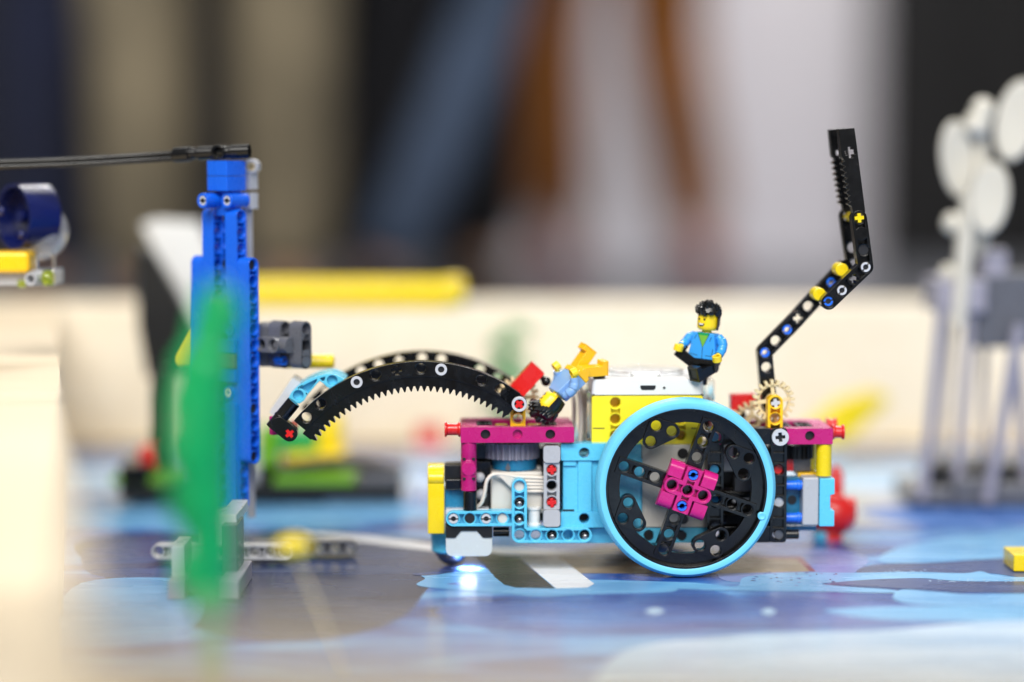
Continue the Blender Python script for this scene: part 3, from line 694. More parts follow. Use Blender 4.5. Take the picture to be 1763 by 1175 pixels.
# caster: light blue cup with a steel ball
bx, bz = pxz(777, 960, 26); zc_ = 8.3
obj('caster_ball', MB().ball(8.2, n=32, m=20), 'steel', nose, T(bx, 26, zc_, 'z'), 0)
obj('caster_cup', MB().lathe([(9.0, 6.8), (9.9, 7.6), (9.9, 12.5), (10.2, 12.9), (10.2, 19), (0, 19), (0, 17), (9.0, 14)], 40), 'azure', nose, T(bx, 26, 0, 'z'), 0.2)

# ---- black open frame behind the wheel
bf = bpy.data.objects.new('open_frame', None); COL.objects.link(bf); bf.parent = robot
FY = -1.4
ox0, oz0 = pxz(1217, 935, FY); ox1, oz1 = pxz(1355.5, 737.5, FY)
for nm, xa, hp in (('side_bar', ox0, 1229.5), ('side_bar', ox1-8, 1341.5)):
    zs = [P(hp, py, FY).z for py in (753.3, 809.2, 865, 921)]; xc = xa+4
    m = MB().plate(rrect(xa, oz0, xa+8, oz1, 1.6), -8, 0, [(circle(xc, z_, 2.8, 20), circle(xc, z_, 2.45, 20)) for z_ in zs],
                   [rect(xc-2.7, (a+b)/2+d-2.2, xc+2.7, (a+b)/2+d+2.2) for a, b in zip(zs, zs[1:]) for d in (-2.6, 2.6)], pd=2.6)
    obj(nm, m, 'black', bf, T(0, FY, 0, 'y'), 0.2)
bxl('top_bar', bf, 'black', ox0+8.02, FY, oz1-8, ox1-8.02, FY+8, oz1, 0.3); bxl('bottom_bar', bf, 'black', ox0+8.02, FY, oz0, ox1-8.02, FY+8, oz0+8, 0.3)
at('bush', bush(6, 4.15), 'pale_grey', 1343.8, 753.6, -3.4, a=0.1); at('axle_bore', MB().cyl(2.4, -5, -2.5, 16), 'ink', 1343.8, 753.6, -3.4, bev=0)
at('hole_fill', MB().cyl(2.4, -5, -1, 18), 'red', 1341.5, 809.2, FY+2.4); at('hole_fill', MB().cyl(2.4, -5, -0.5, 18), 'pale_grey', 1341.5, 865, FY+1); at('hole_fill', MB().cyl(2.4, -5, -0.5, 18), 'dark_grey', 1341.5, 921, FY+1)
for py in (752.5, 809, 861): at('hole_fill', MB().cyl(2.4, -5, -0.6, 18), 'teal', 1229.5, py, FY+1)
# workings seen through the frame
pbox('gearbox', (1242, 768, 1322, 836), 22, 56, 'matte_black'); pbox('gearbox', (1250, 838, 1318, 905), 20, 56, 'matte_black')
pbox('bracket', (1265, 822, 1300, 846), 11, 20, 'dark_grey'); pbox('bracket', (1262, 850, 1320, 866), 12, 20, 'light_grey'); pbox('bracket', (1246, 770, 1262, 812), 14, 20, 'pale_grey')
xyl('cross_tube', 1242, 1326, 878, 14, 3.2, 'black'); xyl('cross_tube', 1242, 1326, 852, 15, 3.6, 'black')
pbox('dark_bar', (1318, 905, 1330, 934), 3, 12, 'black')

# ---- right end: yellow posts, grey block, light blue clamp, blue pins
zyl('post', 1421, 766, 821, 4.2, 3.75, 'yellow'); zyl('post', 1396, 762, 812, 34, 3.75, 'yellow')
pbox('grey_block', (1382, 822.5, 1410, 905.5), 1, 12, 'light_grey', None, 1.0)
cl = [(0, 0), (7.4, 0), (7.4, 8.0), (5.4, 8.4), (5.4, 15.6), (7.4, 16.0), (7.4, 23.9), (0, 23.9)]
kx, kz = pxz(1410.5, 907, 0.5); obj('clamp', MB().plate(cl, 0, 9, M=None), 'azure', robot, T(kx, 9.5, kz, 'y'), 0.45)
for py in (836.5, 892.5): xyl('pin', 1354, 1382, py, 5, 2.35, 'pin_blue', prof=lambda L: [(0, 0), (2.35, 0), (2.35, L-2.6), (2.7, L-2.4), (2.7, L-1.2), (2.35, L-1), (2.35, L), (0, L)])
pbox('panel', (1354, 822, 1384, 904), 10, 16, 'teal'); at('port', MB().cyl(2.3, 0, 0.5, 18), 'ink', 1363.5, 861, 10)
xyl('sleeve', 1354, 1376, 921.5, 6, 2.4, 'black')
obj('small_gear', MB().plate(gear_outline(20, 9, 7.6), -3.5, 3.5), 'matte_black', robot, T(*P(1372, 778, 16).to_tuple()[:1], 20, P(1372, 778, 16).z, 'z'), 0.2)
pbox('motor_end', (1352, 788, 1396, 812), 16, 40, 'dark_grey'); pbox('motor_end', (1330, 790, 1366, 812), 15.5, 40, 'red', None, 0.3)
pbox('under_plate', (1354, 905.8, 1406, 914), 14, 40, 'teal'); pbox('top_plate', (1374, 815, 1408, 822), 12, 36, 'warm_yellow')

# ---- curved arm at the left: two toothed arcs
def fit(p, q, r):
    ax, ay = p; bx_, by = q; cx, cy = r; d = 2*(ax*(by-cy)+bx_*(cy-ay)+cx*(ay-by))
    ux_ = ((ax*ax+ay*ay)*(by-cy)+(bx_*bx_+by*by)*(cy-ay)+(cx*cx+cy*cy)*(ay-by))/d; uy_ = ((ax*ax+ay*ay)*(cx-bx_)+(bx_*bx_+by*by)*(ax-cx)+(cx*cx+cy*cy)*(bx_-ax))/d
    return (ux_, uy_), hypot(ax-ux_, ay-uy_)
Z4 = lambda X, Y: (440+X/3.526, 560+Y/3.526)
arm = bpy.data.objects.new('lifting_arm', None); COL.objects.link(arm); arm.parent = robot
AY = -1.0
pa, pb, pc = [pxz(*Z4(*q), AY) for q in ((232, 582), (960, 222), (1610, 418))]
(ac, R0) = fit(pa, pb, pc)
A0 = atan2(pc[1]-ac[1], pc[0]-ac[0]); A1 = atan2(pa[1]-ac[1], pa[0]-ac[0])
pv = pxz(893.8, 695.6, AY)
def arc_pts(r, a0, a1, n=48): return [(ac[0]+r*cos(a0+(a1-a0)*i/n), ac[1]+r*sin(a0+(a1-a0)*i/n)) for i in range(n+1)]
hp = [pxz(*Z4(*q), AY) for q in ((295, 549), (388, 470), (614, 347), (727, 303), (855, 272), (1003, 265), (1125, 283), (1370, 340), (1480, 398))]
hk = 'oooo+oooo'
hole_r = sum(hypot(h[0]-ac[0], h[1]-ac[1]) for h in hp)/len(hp)
def polar_hole(h):
    a = atan2(h[1]-ac[1], h[0]-ac[0]); return (ac[0]+hole_r*cos(a), ac[1]+hole_r*sin(a)), a
HB = [polar_hole(h) for h in hp]
RB = hole_r-4.2                  # inner edge of the holed band
TR, TT = R0-12.2, R0-14.8        # tooth root and tip
def toothed():
    o = arc_pts(RB+0.3, A0-0.02, A1+0.03, 60); n = int((A1-A0+0.05)*(TR)/3.2); tl = []
    for i in range(n):
        for f_, r in ((0.0, TR), (0.12, TR), (0.42, TT), (0.58, TT), (0.88, TR)):
            a = A1+0.03-(A1-A0+0.05)*(i+f_)/n; tl.append((ac[0]+r*cos(a), ac[1]+r*sin(a)))
    a = A0-0.02; tl.append((ac[0]+TR*cos(a), ac[1]+TR*sin(a)))
    return MB().plate(o+tl, -2.9, 2.9)
band = arc_pts(R0, A0, A1, 64)+list(reversed(arc_pts(RB, A0, A1, 64)))
bandm = MB().plate(band, -3.9, 3.9, [cross(c[0], c[1], a=ang) if k == '+' else hole(c) for (c, ang), k in zip(HB, hk)]).mesh('arc_band')
toothm = toothed().mesh('toothed_edge')
eye = MB().plate(path_outline([(pv[0]-5.2, pv[1]+4.0), pv], 3.9), -3.9, 3.9, [cross(*pv)]).mesh('pivot_eye')
for yy in (AY+3.9, AY+3.9+54):
    ar = obj('arc_beam', bandm, 'black', arm, T(0, yy, 0, 'y'), 0.2); obj('toothed_edge', toothm, 'black', arm, T(0, yy, 0, 'y'), 0.12)
    obj('pivot_eye', eye, 'black', arm, T(0, yy, 0, 'y'), 0.15)
for i in (2, 6):
    (c, ang) = HB[i]; obj('pin', bush_round(2.9, 1.55, 8), 'pale_grey', arm, T(c[0], AY-0.5, c[1], 'y'), 0.15); obj('pin_bore', MB().cyl(1.55, -6, -1.2, 16), 'ink', arm, T(c[0], AY-0.5, c[1], 'y'), 0)
obj('bush', bush_round(3.7, 2.4, 7), 'pale_grey', arm, T(pv[0], AY-2.6, pv[1], 'y'), 0.2)
obj('axle', axle(66), 'red', arm, T(pv[0], AY-2.2, pv[1], 'y', 0.7), 0.15); obj('axle_seat', MB().cyl(2.4, -6, -1.6, 20), 'ink', arm, T(pv[0], AY-2.6, pv[1], 'y'), 0)
# yellow bearing under the pivot
yx, yz = pxz(891.8, 722, 5); obj('bearing', liftarm([(0, -6), (0, 7.6)], [(0, 0), (0, 7.8)], 'o+', 7.8), 'warm_yellow', robot, T(yx, 9.2, yz, 'y'), 0.18)
# tan gear on the same axle, red lever with black ball
def tan_gear():
    m = MB().plate(gear_outline(20, 10.6, 8.3), -1.6, 1.6, [circle(0, 0, 7.2, 40)]); m.pipe(3.7, 2.0, -3.8, 3.8, 24)
    for k in range(4): m.box(3.4, -0.9, -1.3, 7.4, 0.9, 1.3, Matrix.Rotation(k*pi/2, 4, 'Z'))
    for i in range(20): m.box(8.0, -0.75, -2.6, 10.4, 0.75, 2.6, Matrix.Rotation(2*pi*i/20, 4, 'Z'))
    return m.mesh('tan_gear')
tg = tan_gear(); obj('gear', tg, 'tan', robot, T(pv[0]+0.5, 30, pv[1], 'y'), 0.15)
def lever(pxa, pya, pxb, pyb, y, wpx, ballp):
    a = P(pxa, pya, y); b = P(pxb, pyb, y); d = Vector((b.x-a.x, b.z-a.z)); L = d.length; an = atan2(d.y, d.x); h = wpx/3.54/2
    lv = obj('lever', MB().plate(rrect(0, -h, L, h, 0.5), -4, 4), 'red', robot, T(a.x, y+4, a.z, 'y', an), 0.25)
    c = P(ballp[0], ballp[1], y+4); e = P(ballp[2], ballp[3], y+4)
    k = MB().tube([(e.x, y+4, e.z), (c.x, y+4, c.z)], [1.5, 1.1]); k.ball(2.45, (c.x, y+4, c.z)); obj('ball_end', k, 'black', robot, None, 0)
lever(884, 681, 927, 634, 17, 30, (940, 657, 930, 648))
lever(1302, 692, 1259, 694, 30, 27, (1276, 714, 1272, 704))
# left end of the arm: light blue bracket, black connectors, red axle end, pale panel behind
Z8 = lambda X, Y: (440+X/6.53, 600+Y/6.53)
zz = lambda pts, y: [pxz(*Z8(*q), y) for q in pts]
by_ = 9.0
ob = zz(((365, 565), (400, 500), (470, 430), (560, 370), (690, 312), (800, 287), (880, 290), (950, 318), (1010, 360), (985, 400), (930, 440), (860, 455), (805, 440), (770, 405), (722, 368), (690, 400), (630, 470), (575, 535), (545, 590), (490, 625), (430, 610)), by_)
br = MB().plate(ob, -26, 0, [circle(*zz([(480, 530)], by_)[0], 2.55, 20), circle(*zz([(862, 362)], by_)[0], 2.55, 20)],
                [zz(((490, 448), (600, 388), (692, 345), (686, 372), (585, 505), (556, 478), (525, 458)), by_), zz(((722, 338), (785, 320), (772, 366), (752, 372)), by_)], pd=4.0)
obj('bracket', br, 'azure', arm, T(0, by_, 0, 'y'), 0.25)
for c in ((480, 530), (862, 362)): c_ = zz([c], by_)[0]; obj('hole_fill', MB().cyl(2.5, -9, -3, 18), 'azure', arm, T(c_[0], by_, c_[1], 'y'), 0)
a = P(*Z8(430, 605), 3); b = P(*Z8(182, 905), 3)
d = Vector((b.x-a.x, 0, b.z-a.z)); Mq = Matrix.Translation(Vector((a.x, 4, a.z))*S) @ d.to_track_quat('Z', 'Y').to_matrix().to_4x4()
L = d.length; obj('connector', MB().lathe([(0, 0), (3.5, 0), (3.5, L*0.55), (3.75, L*0.56), (3.75, L*0.62), (3.5, L*0.63), (3.5, L), (0, L)], 26), 'black', arm, Mq, 0.2)
rc = pxz(*Z8(382, 960), 0); r1 = pxz(*Z8(262, 862), 0)
obj('axle_link', MB().plate(path_outline([r1, rc], 3.9), -3.9, 3.9, [cross(*rc, a=0.6)]), 'black', arm, T(0, 3.6, 0, 'y'), 0.2)
obj('axle', axle(40), 'red', arm, T(rc[0], 0.1, rc[1], 'y', 0.72), 0.12)
a = P(*Z8(445, 345), 22); b = P(*Z8(180, 740), 22); d2 = Vector((b.x-a.x, b.z-a.z)); an = atan2(d2.y, d2.x)
obj('pale_panel', MB().plate(rrect(0, -1.5, d2.length, 3.6, 1.0), -9, 9), 'pale_grey', arm, T(a.x, 30, a.z, 'y', an), 0.3)
pm = P(*Z8(205, 770), 10); obj('magenta_peg', MB().cyl(2.4, 0, 9, 18), 'magenta', arm, T(pm.x, 12, pm.z, 'y', 0) @ Matrix.Rotation(pi/2, 4, 'X'), 0.15)

# ---- tall bent arm at the right
ta = bpy.data.objects.new('grabber_arm', None); COL.objects.link(ta); ta.parent = robot
def pl(pts, y): return [pxz(px, py, y) for px, py in pts]
def bent(name, pts, cents, kinds, y, t=7.6, parent=ta, mat_='black'):
    return obj(name, liftarm(pl(pts, y), pl(cents, y), kinds, t), mat_, parent, T(0, y+t/2, 0, 'y'), 0.18)
bent('bent_beam', [(1325, 694), (1317, 607.4), (1374, 549)], [(1325, 690), (1320, 633), (1317, 607.4), (1335.8, 587.2), (1355.5, 568), (1374, 549)], 'ooooo+', 17)
bent('beam', [(1356, 568), (1455, 461)], [(1355.5, 568), (1374, 549), (1392, 528), (1411, 508), (1431.4, 486.5), (1450, 466)], 'oooooo', 22, 7)
fpts = [(1427.3, 520.8), (1490.7, 460.3), (1479.6, 375.7)]
fc = [(1427.3, 520.8), (1449.8, 500.4), (1470, 480.4), (1490.7, 460.3), (1486.8, 431), (1483.2, 402.6), (1479.6, 375.7)]
bent('bent_beam', fpts, fc, 'oo+oo o', -3)
q = [(a_, b_) for a_, b_ in pl(fpts, -3)]; rb = liftarm(q, pl(fc, -3), 'oo+oo o', 7.6); obj('bent_beam', rb, 'black', ta, T(0, 28+3.8, 0, 'y'), 0.18)
for px, py in ((1449.8, 500.4), (1490.7, 460.3)): at('pin', split_pin(), 'pale_grey', px, py, -3.6, ta, a=0.9, bev=0.08); at('pin_bore', MB().cyl(1.4, -5, -1.5, 14), 'ink', px, py, -3.6, ta, bev=0)
at('pin', split_pin(), 'pin_blue', 1426, 519, -2.2, ta, a=0.3, bev=0.08); at('pin_bore', MB().cyl(2.4, -5, -0.4, 14), 'ink', 1427.3, 520.8, -2.4, ta, bev=0)
at('hole_fill', MB().cyl(2.45, -4, -0.5, 16), 'ink', 1486.8, 431, -2.6, ta, bev=0)  # dark disc painted in as the shade of an open hole
for px, py in ((1317, 607.4), (1355.5, 568)): at('pin', split_pin(), 'pin_blue', px, py, 17.4, ta, a=0.6, bev=0.08)
at('pin', split_pin(), 'pin_blue', 1431.4, 486.5, 21.8, ta, a=0.6, bev=0.08)
for px, py in ((1411, 507.5), (1449.8, 465)): at('bush', MB().cyl(3.3, -12, 0, 28), 'yellow', px, py, 8, ta, bev=0.8)
at('axle', axle(36), 'yellow', 1479.6, 375.7, -3.5, ta, a=0.1, bev=0.12)
Z9 = lambda X, Y: (1400+X/6.184, 210+Y/6.184)
def jaw():
    o = [(272, 78), (440, 66), (455, 170), (556, 960), (430, 985)]
    n = 8; e0, e1 = (412, 905), (335, 412)
    for i in range(n):
        for f_, dx in ((0.05, 0), (0.38, -34), (0.6, -34), (0.95, 0)):
            t = (i+f_)/n; o.append((e0[0]+(e1[0]-e0[0])*t+dx*1.0, e0[1]+(e1[1]-e0[1])*t))
    o += [(330, 405), (300, 365)]
    hx_, hz_ = pxz(*Z9(398, 325), -2)
    return MB().plate(pl([Z9(*p_) for p_ in o], -2), -3.6, 3.6, [cross(hx_, hz_, 2.7, 1.15, a=0.15)]).mesh('jaw')
jm = jaw()
for yy in (1.6, 27.5): obj('jaw', jm, 'black', ta, T(0, yy, 0, 'y'), 0.2)
tx0 = P(*Z9(300, 78), -2); obj('jaw_top', MB().plate(pl([Z9(290, 84), Z9(436, 74), Z9(446, 150), Z9(300, 160)], -2), -10, 0), 'black', ta, T(0, 24, 0, 'y'), 0.3)
# yellow bearing and tan gear carrying the arm
yx, yz = pxz(1335.5, 722, 2); obj('bearing', liftarm([(0, -8), (0, 8)], [(0, -7.6), (0, 0), (0, 7.9)], ' oo', 7.8), 'warm_yellow', robot, T(yx, 7, yz, 'y'), 0.18)
at('axle', axle(50), 'pale_grey', 1335.4, 694.6, 4.2, a=0.15, bev=0.1)
gxx, gzz = pxz(1332.8, 691, 9); obj('gear', tg, 'tan', robot, T(gxx, 11.5, gzz, 'y', 0.1), 0.15)
obj('gear', tg, 'tan', robot, T(gxx-8, 28, gzz-12.5, 'y', 0.1), 0.15)
# loose flat cables between hub and frame
for k, (c0, mt) in enumerate((((996, 662), 'cable_white'), ((1003, 662), 'cable_white'), ((988, 668), 'motor_white'))):
    q = [P(c0[0]-6, c0[1], 40), P(c0[0]+2-k, c0[1]+20, 26+4*k), P(c0[0]+4-2*k, c0[1]+60, 22+4*k), P(c0[0]+2-5*k, 770, 22+4*k)]
    obj('cable', MB().tube(spline(q, 8), 1.2), mt, robot, None, 0)
pbox('chassis', (960, 770, 1330, 905), 40, 74, 'matte_black'); pbox('chassis', (800, 770, 960, 900), 40, 74, 'matte_black')
xyl('cross_axle', 1100, 1240, 838, 60, 3.0, 'black'); bxl('wheel_axle', robot, 'black', wx-2, 12, wz-2, wx+2, 80, wz+2, 0.3)

# ================================================================== blue tower model
TY = radians(-37)
tx = Q(379, 600, 34).x+2.4
TF = Frame((tx, 36, 0), TY)
tower = thing('blue_tower', 'tall blue beam tower on grey feet with black hose crossing its top', 'model', (tx, 36, 0), TY)
def TL(px, py, Y): return TF.Ri @ (Q(px, py, Y)-TF.o)
zq = lambda py, Y=34: Q(379, py, Y).z
def vbeam(n, x, y, ztop, mat_='blue', parent=None):
    return obj('beam', beam(n), mat_, parent or tower, T(x, y, ztop, 'x', -pi/2), 0.18)
for x in (-16, 16): vbeam(13, x, 0, zq(455))
for x in (-8, 8): vbeam(19, x, 0, zq(373))
obj('beam', beam(15), 'blue', tower, T(0, 5.2, zq(392), 'y', -pi/2), 0.18)
obj('hole_fill', MB().cyl(2.5, -2, 0.2, 18), 'ink', tower, T(0, 1.0, zq(455), 'y'), 0)  # near-black disc for the darkness in this hole
for x in (-16, 16):
    for k in (0, 9, 12): obj('hole_fill', MB().cyl(2.45, -3, 2.2, 18), 'ink', tower, T(x, 0, zq(455)-8*k, 'x'), 0)
for za, zb in ((276.5, 302.5), (303, 328.5)):
    h = zq(za)-zq(zb); obj('cap_brick', MB().plate(rrect(-6.9, -6.9, 6.9, 6.9, 0.5), 0, h-0.15), 'blue', tower, T(1.5, 0.5, zq(zb), 'z'), 0.25)
bxl('cap_core', tower, 'blue', -4.5, -1.5, zq(372), 6.5, 6, zq(329), 0.3)
for px in (357, 398.5):
    p = TL(px, 345.5, 31); t = obj('tube', MB().pipe(3.75, 2.4, -13, 0, 24), 'blue', tower, T(p.x, p.y-3.5, p.z, 'y'), 0.2)
    obj('pin', bush_round(2.4, 0.9, 8), 'pale_grey', t, Matrix.Translation((0, 0, -0.3*S)), 0.12); obj('pin_slot', MB().box(-2.3, -0.35, -1, 2.3, 0.35, 0.1), 'ink', t, Matrix.Translation((0, 0, -0.3*S)), 0)
    obj('pin_bore', MB().cyl(1.3, -3, -0.1, 14), 'ink', t, None, 0)
# grey axle line at the side of the head
p = TL(431.5, 287, 44); obj('axle_eye', MB().pipe(3.75, 2.3, -7.8, 0, 26), 'light_grey', tower, T(p.x, p.y, p.z, 'y', 0) @ Matrix.Rotation(0.55, 4, 'Y'), 0.2)
obj('eye_pin', MB().plate(circle(0, 0, 2.3, 22), -5, 0, [cross(0, 0, 1.7, 0.5)]), 'tan', tower, T(p.x, p.y+0.4, p.z, 'y') @ Matrix.Rotation(0.55, 4, 'Y'), 0.1)
p = TL(430, 310, 48); h = zq(294)-zq(327); obj('axle_block', MB().plate(rrect(-3, -3, 3, 3, 0.6), -h/2, h/2), 'light_grey', tower, T(p.x, p.y, p.z, 'z'), 0.2)
p = TL(432, 346, 48); h = zq(332)-zq(360); obj('axle_block', MB().plate(rrect(-2.8, -2.8, 2.8, 2.8, 0.9), -h/2, h/2), 'light_grey', tower, T(p.x, p.y, p.z, 'z'), 0.2)
p = TL(430, 620, 50); h = zq(360)-zq(900); obj('axle', MB().plate(cross(0, 0, 2.0, 0.8), -h/2, h/2), 'light_grey', tower, T(p.x, p.y, (zq(360)+zq(900))/2, 'z', 0.3), 0.1)
# cross pieces low between the columns
for y0_, y1_, mt in ((582, 606, 'blue'), (608, 632, 'dark_grey'), (634, 656, 'blue')): bxl('cross_bar', tower, mt, -11.8, -6.4, zq(y1_), 11.8, -4.2, zq(y0_), 0.4)
for px, py in ((353, 566), (396, 566)):
    p = TL(px, py, 30); obj('tube', MB().pipe(3.6, 2.4, -5, 0, 22), 'blue', tower, T(p.x, -4.6, p.z, 'y'), 0.2)
p = TL(394, 676, 30); obj('tube', MB().pipe(3.6, 2.3, -5, 0, 22), 'blue', tower, T(p.x, -4.9, p.z, 'y'), 0.2); obj('pin', MB().plate(circle(0, 0, 2.3, 20), -4, 0, [cross(0, 0, 1.6, 0.5)]), 'white', tower, T(p.x, -5.0, p.z, 'y'), 0.1)
obj('slim_beam', MB().plate(rrect(4.2, zq(880), 11.6, zq(692), 1.0), 0, 2.0), 'blue', tower, T(0, -4.1, 0, 'y'), 0.3)
# dark grey bracket that the robot reaches for, and its yellow peg
dg = bpy.data.objects.new('bracket', None); COL.objects.link(dg); dg.parent = tower
def holes3(px, pys, Y, kinds, mat_='dark_grey'):
    q = [TL(px, py, Y) for py in pys]; zs = [p.z for p in q]; c = q[0]
    hs = [(circle(0, z-zs[0], 2.95, 20), circle(0, z-zs[0], 2.45, 20)) for z, k in zip(zs, kinds) if k == 'o']
    ps = [rect(-2.6, (a+b)/2-zs[0]-1.6, 2.6, (a+b)/2-zs[0]+1.6) for a, b in zip(zs, zs[1:])]
    m = MB().plate(path_outline([(0, 0), (0, zs[-1]-zs[0])], 3.9), -3.95, 3.95, hs, ps, pd=2.0)
    return obj('beam', m, mat_, dg, T(c.x-3.9, c.y, c.z, 'x'), 0.2)
holes3(527, (567, 595, 622.5), 22, 'o o'); holes3(491, (566, 594, 621.5), 30, 'o o')
p = TL(509, 594, 24); obj('beam', MB().plate(path_outline([(0, 0), (-5, 0)], 3.9), -3.9, 3.9, [(circle(0, 0, 2.95, 20), circle(0, 0, 2.4, 20))]), 'dark_grey', dg, T(p.x-3, p.y, p.z, 'x'), 0.2)
p = TL(469, 595, 20); obj('beam', MB().plate(path_outline([(-8, 0), (0, 0)], 3.8), -9, 0, [(circle(0, 0, 2.9, 20), circle(0, 0, 2.4, 20)), (circle(-8, 0, 2.9, 20), circle(-8, 0, 2.4, 20))]), 'dark_grey', dg, T(p.x, p.y, p.z, 'y'), 0.2)
p = TL(490, 621.5, 27); obj('pin', split_pin(), 'pin_blue', dg, T(p.x, p.y, p.z, 'x', 0.4), 0.08)
a = TL(533, 622.5, 44); b = TL(576, 622.5, 44); d = b-a; Mq = Matrix.Translation(a*S) @ d.to_track_quat('Z', 'Y').to_matrix().to_4x4(); L = d.length
obj('peg', MB().lathe([(0, -14), (3.5, -14), (3.5, L-1.2), (3.1, L-0.4), (2.2, L), (0, L)], 26), 'yellow', dg, Mq, 0.1)
q = [Q(px, py, 48) for px, py in ((356, 562), (352, 632), (310, 632), (303, 622), (305, 612), (330, 566))]
obj('wedge', MB().plate([(p.x, p.z) for p in q], -6, 0), 'yellow', tower, Matrix.Translation((TF.Ri @ (Vector((0, 46, 0))-TF.o))*S) @ Matrix.Rotation(-TY, 4, 'Z') @ BAS['y'], 1.2)
# black hose pair and its joint over the top
hs = bpy.data.objects.new('hose_arm', None); COL.objects.link(hs); hs.parent = tower
def rod(name, a, b, prof, mat_, parent, n=24, bev=0.15):
    d = b-a; Mq = Matrix.Translation(a*S) @ d.to_track_quat('Z', 'Y').to_matrix().to_4x4(); L = d.length
    return obj(name, MB().lathe([(r, w*L) for r, w in prof], n), mat_, parent, Mq, bev)
a = TL(322, 265, 40); b = TL(430, 260.5, 34)
rod('joint', a, b, [(0, 0), (3.2, 0), (3.2, .1), (2.8, .11), (2.8, .16), (3.5, .18), (3.5, .62), (3.1, .63), (3.1, .7), (3.6, .71), (3.6, 1), (0, 1)], 'black', hs)
p = TL(375, 262, 32); obj('joint_eye', MB().pipe(3.6, 2.3, -6, 0.6, 24), 'black', hs, T(p.x, p.y, p.z, 'y') @ Matrix.Rotation(0.6, 4, 'Y'), 0.2)
rod('collar', TL(300, 267, 42), TL(330, 265, 39), [(0, 0), (3.7, 0), (3.9, .3), (3.9, .9), (0, 1)], 'black', hs)
for dz, dY in ((0, 0), (-2.5, -1.5)):
    q = [TL(px, py, Y+dY)+Vector((0, 0, dz)) for px, py, Y in ((330, 262, 40), (240, 268, 44), (120, 275, 46), (0, 279, 46), (-140, 280, 46))]
    obj('hose', MB().tube(spline(q, 10), 1.35, 12), 'black', hs, None, 0)
# feet on the mat
ft = bpy.data.objects.new('feet', None); COL.objects.link(ft); ft.parent = tower
def wbeam(n, px, py, Y, a, z, mat_='light_grey', kinds=None, ax='y'):
    p = TF.Ri @ (Vector((Q(px, py, Y).x, Y, z))-TF.o); o = obj('foot_beam', beam(n, kinds), mat_, ft, Matrix.Translation(p*S) @ Matrix.Rotation(-TY, 4, 'Z') @ Matrix.Rotation(a, 4, 'Z') @ BAS[ax], 0.18); return o
wbeam(9, 275, 945, 27, radians(-1.5), 6.4); wbeam(7, 442, 945, 44, radians(2), 5.2, 'dark_grey')
def wbox(name, px0, py0, px1, py1, Y0, Y1, mat_, parent, bev=0.5):
    a = Q(px0, (py0+py1)/2, Y0); b = Q(px1, (py0+py1)/2, Y0); zt = Q(px0, py0, Y0).z; zb = max(0.2, Q(px0, py1, Y0).z)
    m = MB().box(a.x, Y0, zb, b.x, Y1, zt); c = Vector(((a.x+b.x)/2, (Y0+Y1)/2, (zb+zt)/2))
    for i in range(len(m.v)): m.v[i] = m.v[i]-c
    if parent is tower or parent is ft or parent is dg:
        return obj(name, m, mat_, parent, Matrix.Translation((TF.Ri @ (c-TF.o))*S) @ Matrix.Rotation(-TY, 4, 'Z'), bev, None, 3)
    return obj(name, m, mat_, parent, Matrix.Translation((c-Vector(parent['o']))*S) if parent else Matrix.Translation(c*S), bev, None, 3)
wbox('body', 443, 557, 523, 632, 34, 46, 'dark_grey', dg, 1.5)
wbox('foot_block', 288, 1000, 316, 1034, -66, 20, 'gear_grey', ft); wbox('foot_block', 380, 1000, 412, 1034, -66, -14, 'gear_grey', ft)
wbox('foot_post', 294, 940, 316, 999.5, -56, -30, 'light_grey', ft); wbox('foot_post', 378, 886, 408, 904, -36, 10, 'pale_grey', ft)
wbox('foot_post', 384, 904.5, 409, 999.5, -44, -18, 'dark_grey', ft); wbox('foot_bar', 318.3, 1000, 381.7, 1022, -60, -46, 'dark_grey', ft)
wbox('foot_post', 345, 878, 412, 960, 30, 44, 'light_grey', ft)
# ================================================================== pod hanging under the hose
def model(name, label, cat, px, Y):
    o = Vector((Q(px, 800, Y).x, Y, 0)); t = thing(name, label, cat, o); t['o'] = tuple(o); return t, o
pod, po = model('submarine_pod', 'navy blue toy pod with clear bubble nose hanging under the black hose', 'toy', 20, 62)
PZ = lambda px, py, Y=62: Q(px, py, Y)-po
a = PZ(-70, 376, 40); b = PZ(78, 372, 74); rod('hull', a, b, [(17.0, 0.62), (17.0, 0.98), (16.2, 1.0), (0, 1.0), (0, .9), (15.2, .9), (15.2, 0.62), (17.0, .62)], 'navy', pod, 40, 0.3)
a2 = a+(b-a)*0.45; rod('hull_disc', a2, b, [(0, .42), (3.2, .42), (3.2, .6), (15, .62), (15, .66), (0, .66)], 'navy', pod, 40, 0.2)
for t_ in (40, 160, 280):
    c = a+(b-a)*0.74; obj('knob', MB().ball(2.2), 'navy', pod, Matrix.Translation((c+Vector((9*cos(radians(t_)), -12, 9*sin(radians(t_)))))*S), 0)
c = PZ(68, 398, 72)
dome = MB().lathe([(14.8*sin(t), 14.8*cos(t)) for t in [pi/2-pi/2*i/12 for i in range(13)]]+[(13.7*sin(t), 13.7*cos(t)) for t in [pi/2*i/12 for i in range(13)]], 36, closed=True)
obj('bubble', dome, 'clear_dome', pod, Matrix.Translation(c*S) @ Vector((0.93, -0.2, -0.2)).to_track_quat('Z', 'Y').to_matrix().to_4x4(), 0)
wbox('float', -60, 434, 50, 471, 44, 64, 'warm_yellow', pod, 2.5); wbox('skid', -60, 466, 93, 492, 50, 74, 'light_grey', pod, 0.6)
a = PZ(52, 481, 42); rod('skid_tube', a, PZ(80, 478, 56), [(3.4, 0), (3.4, 1), (2.2, 1), (2.2, 0), (3.4, 0)], 'light_grey', pod)
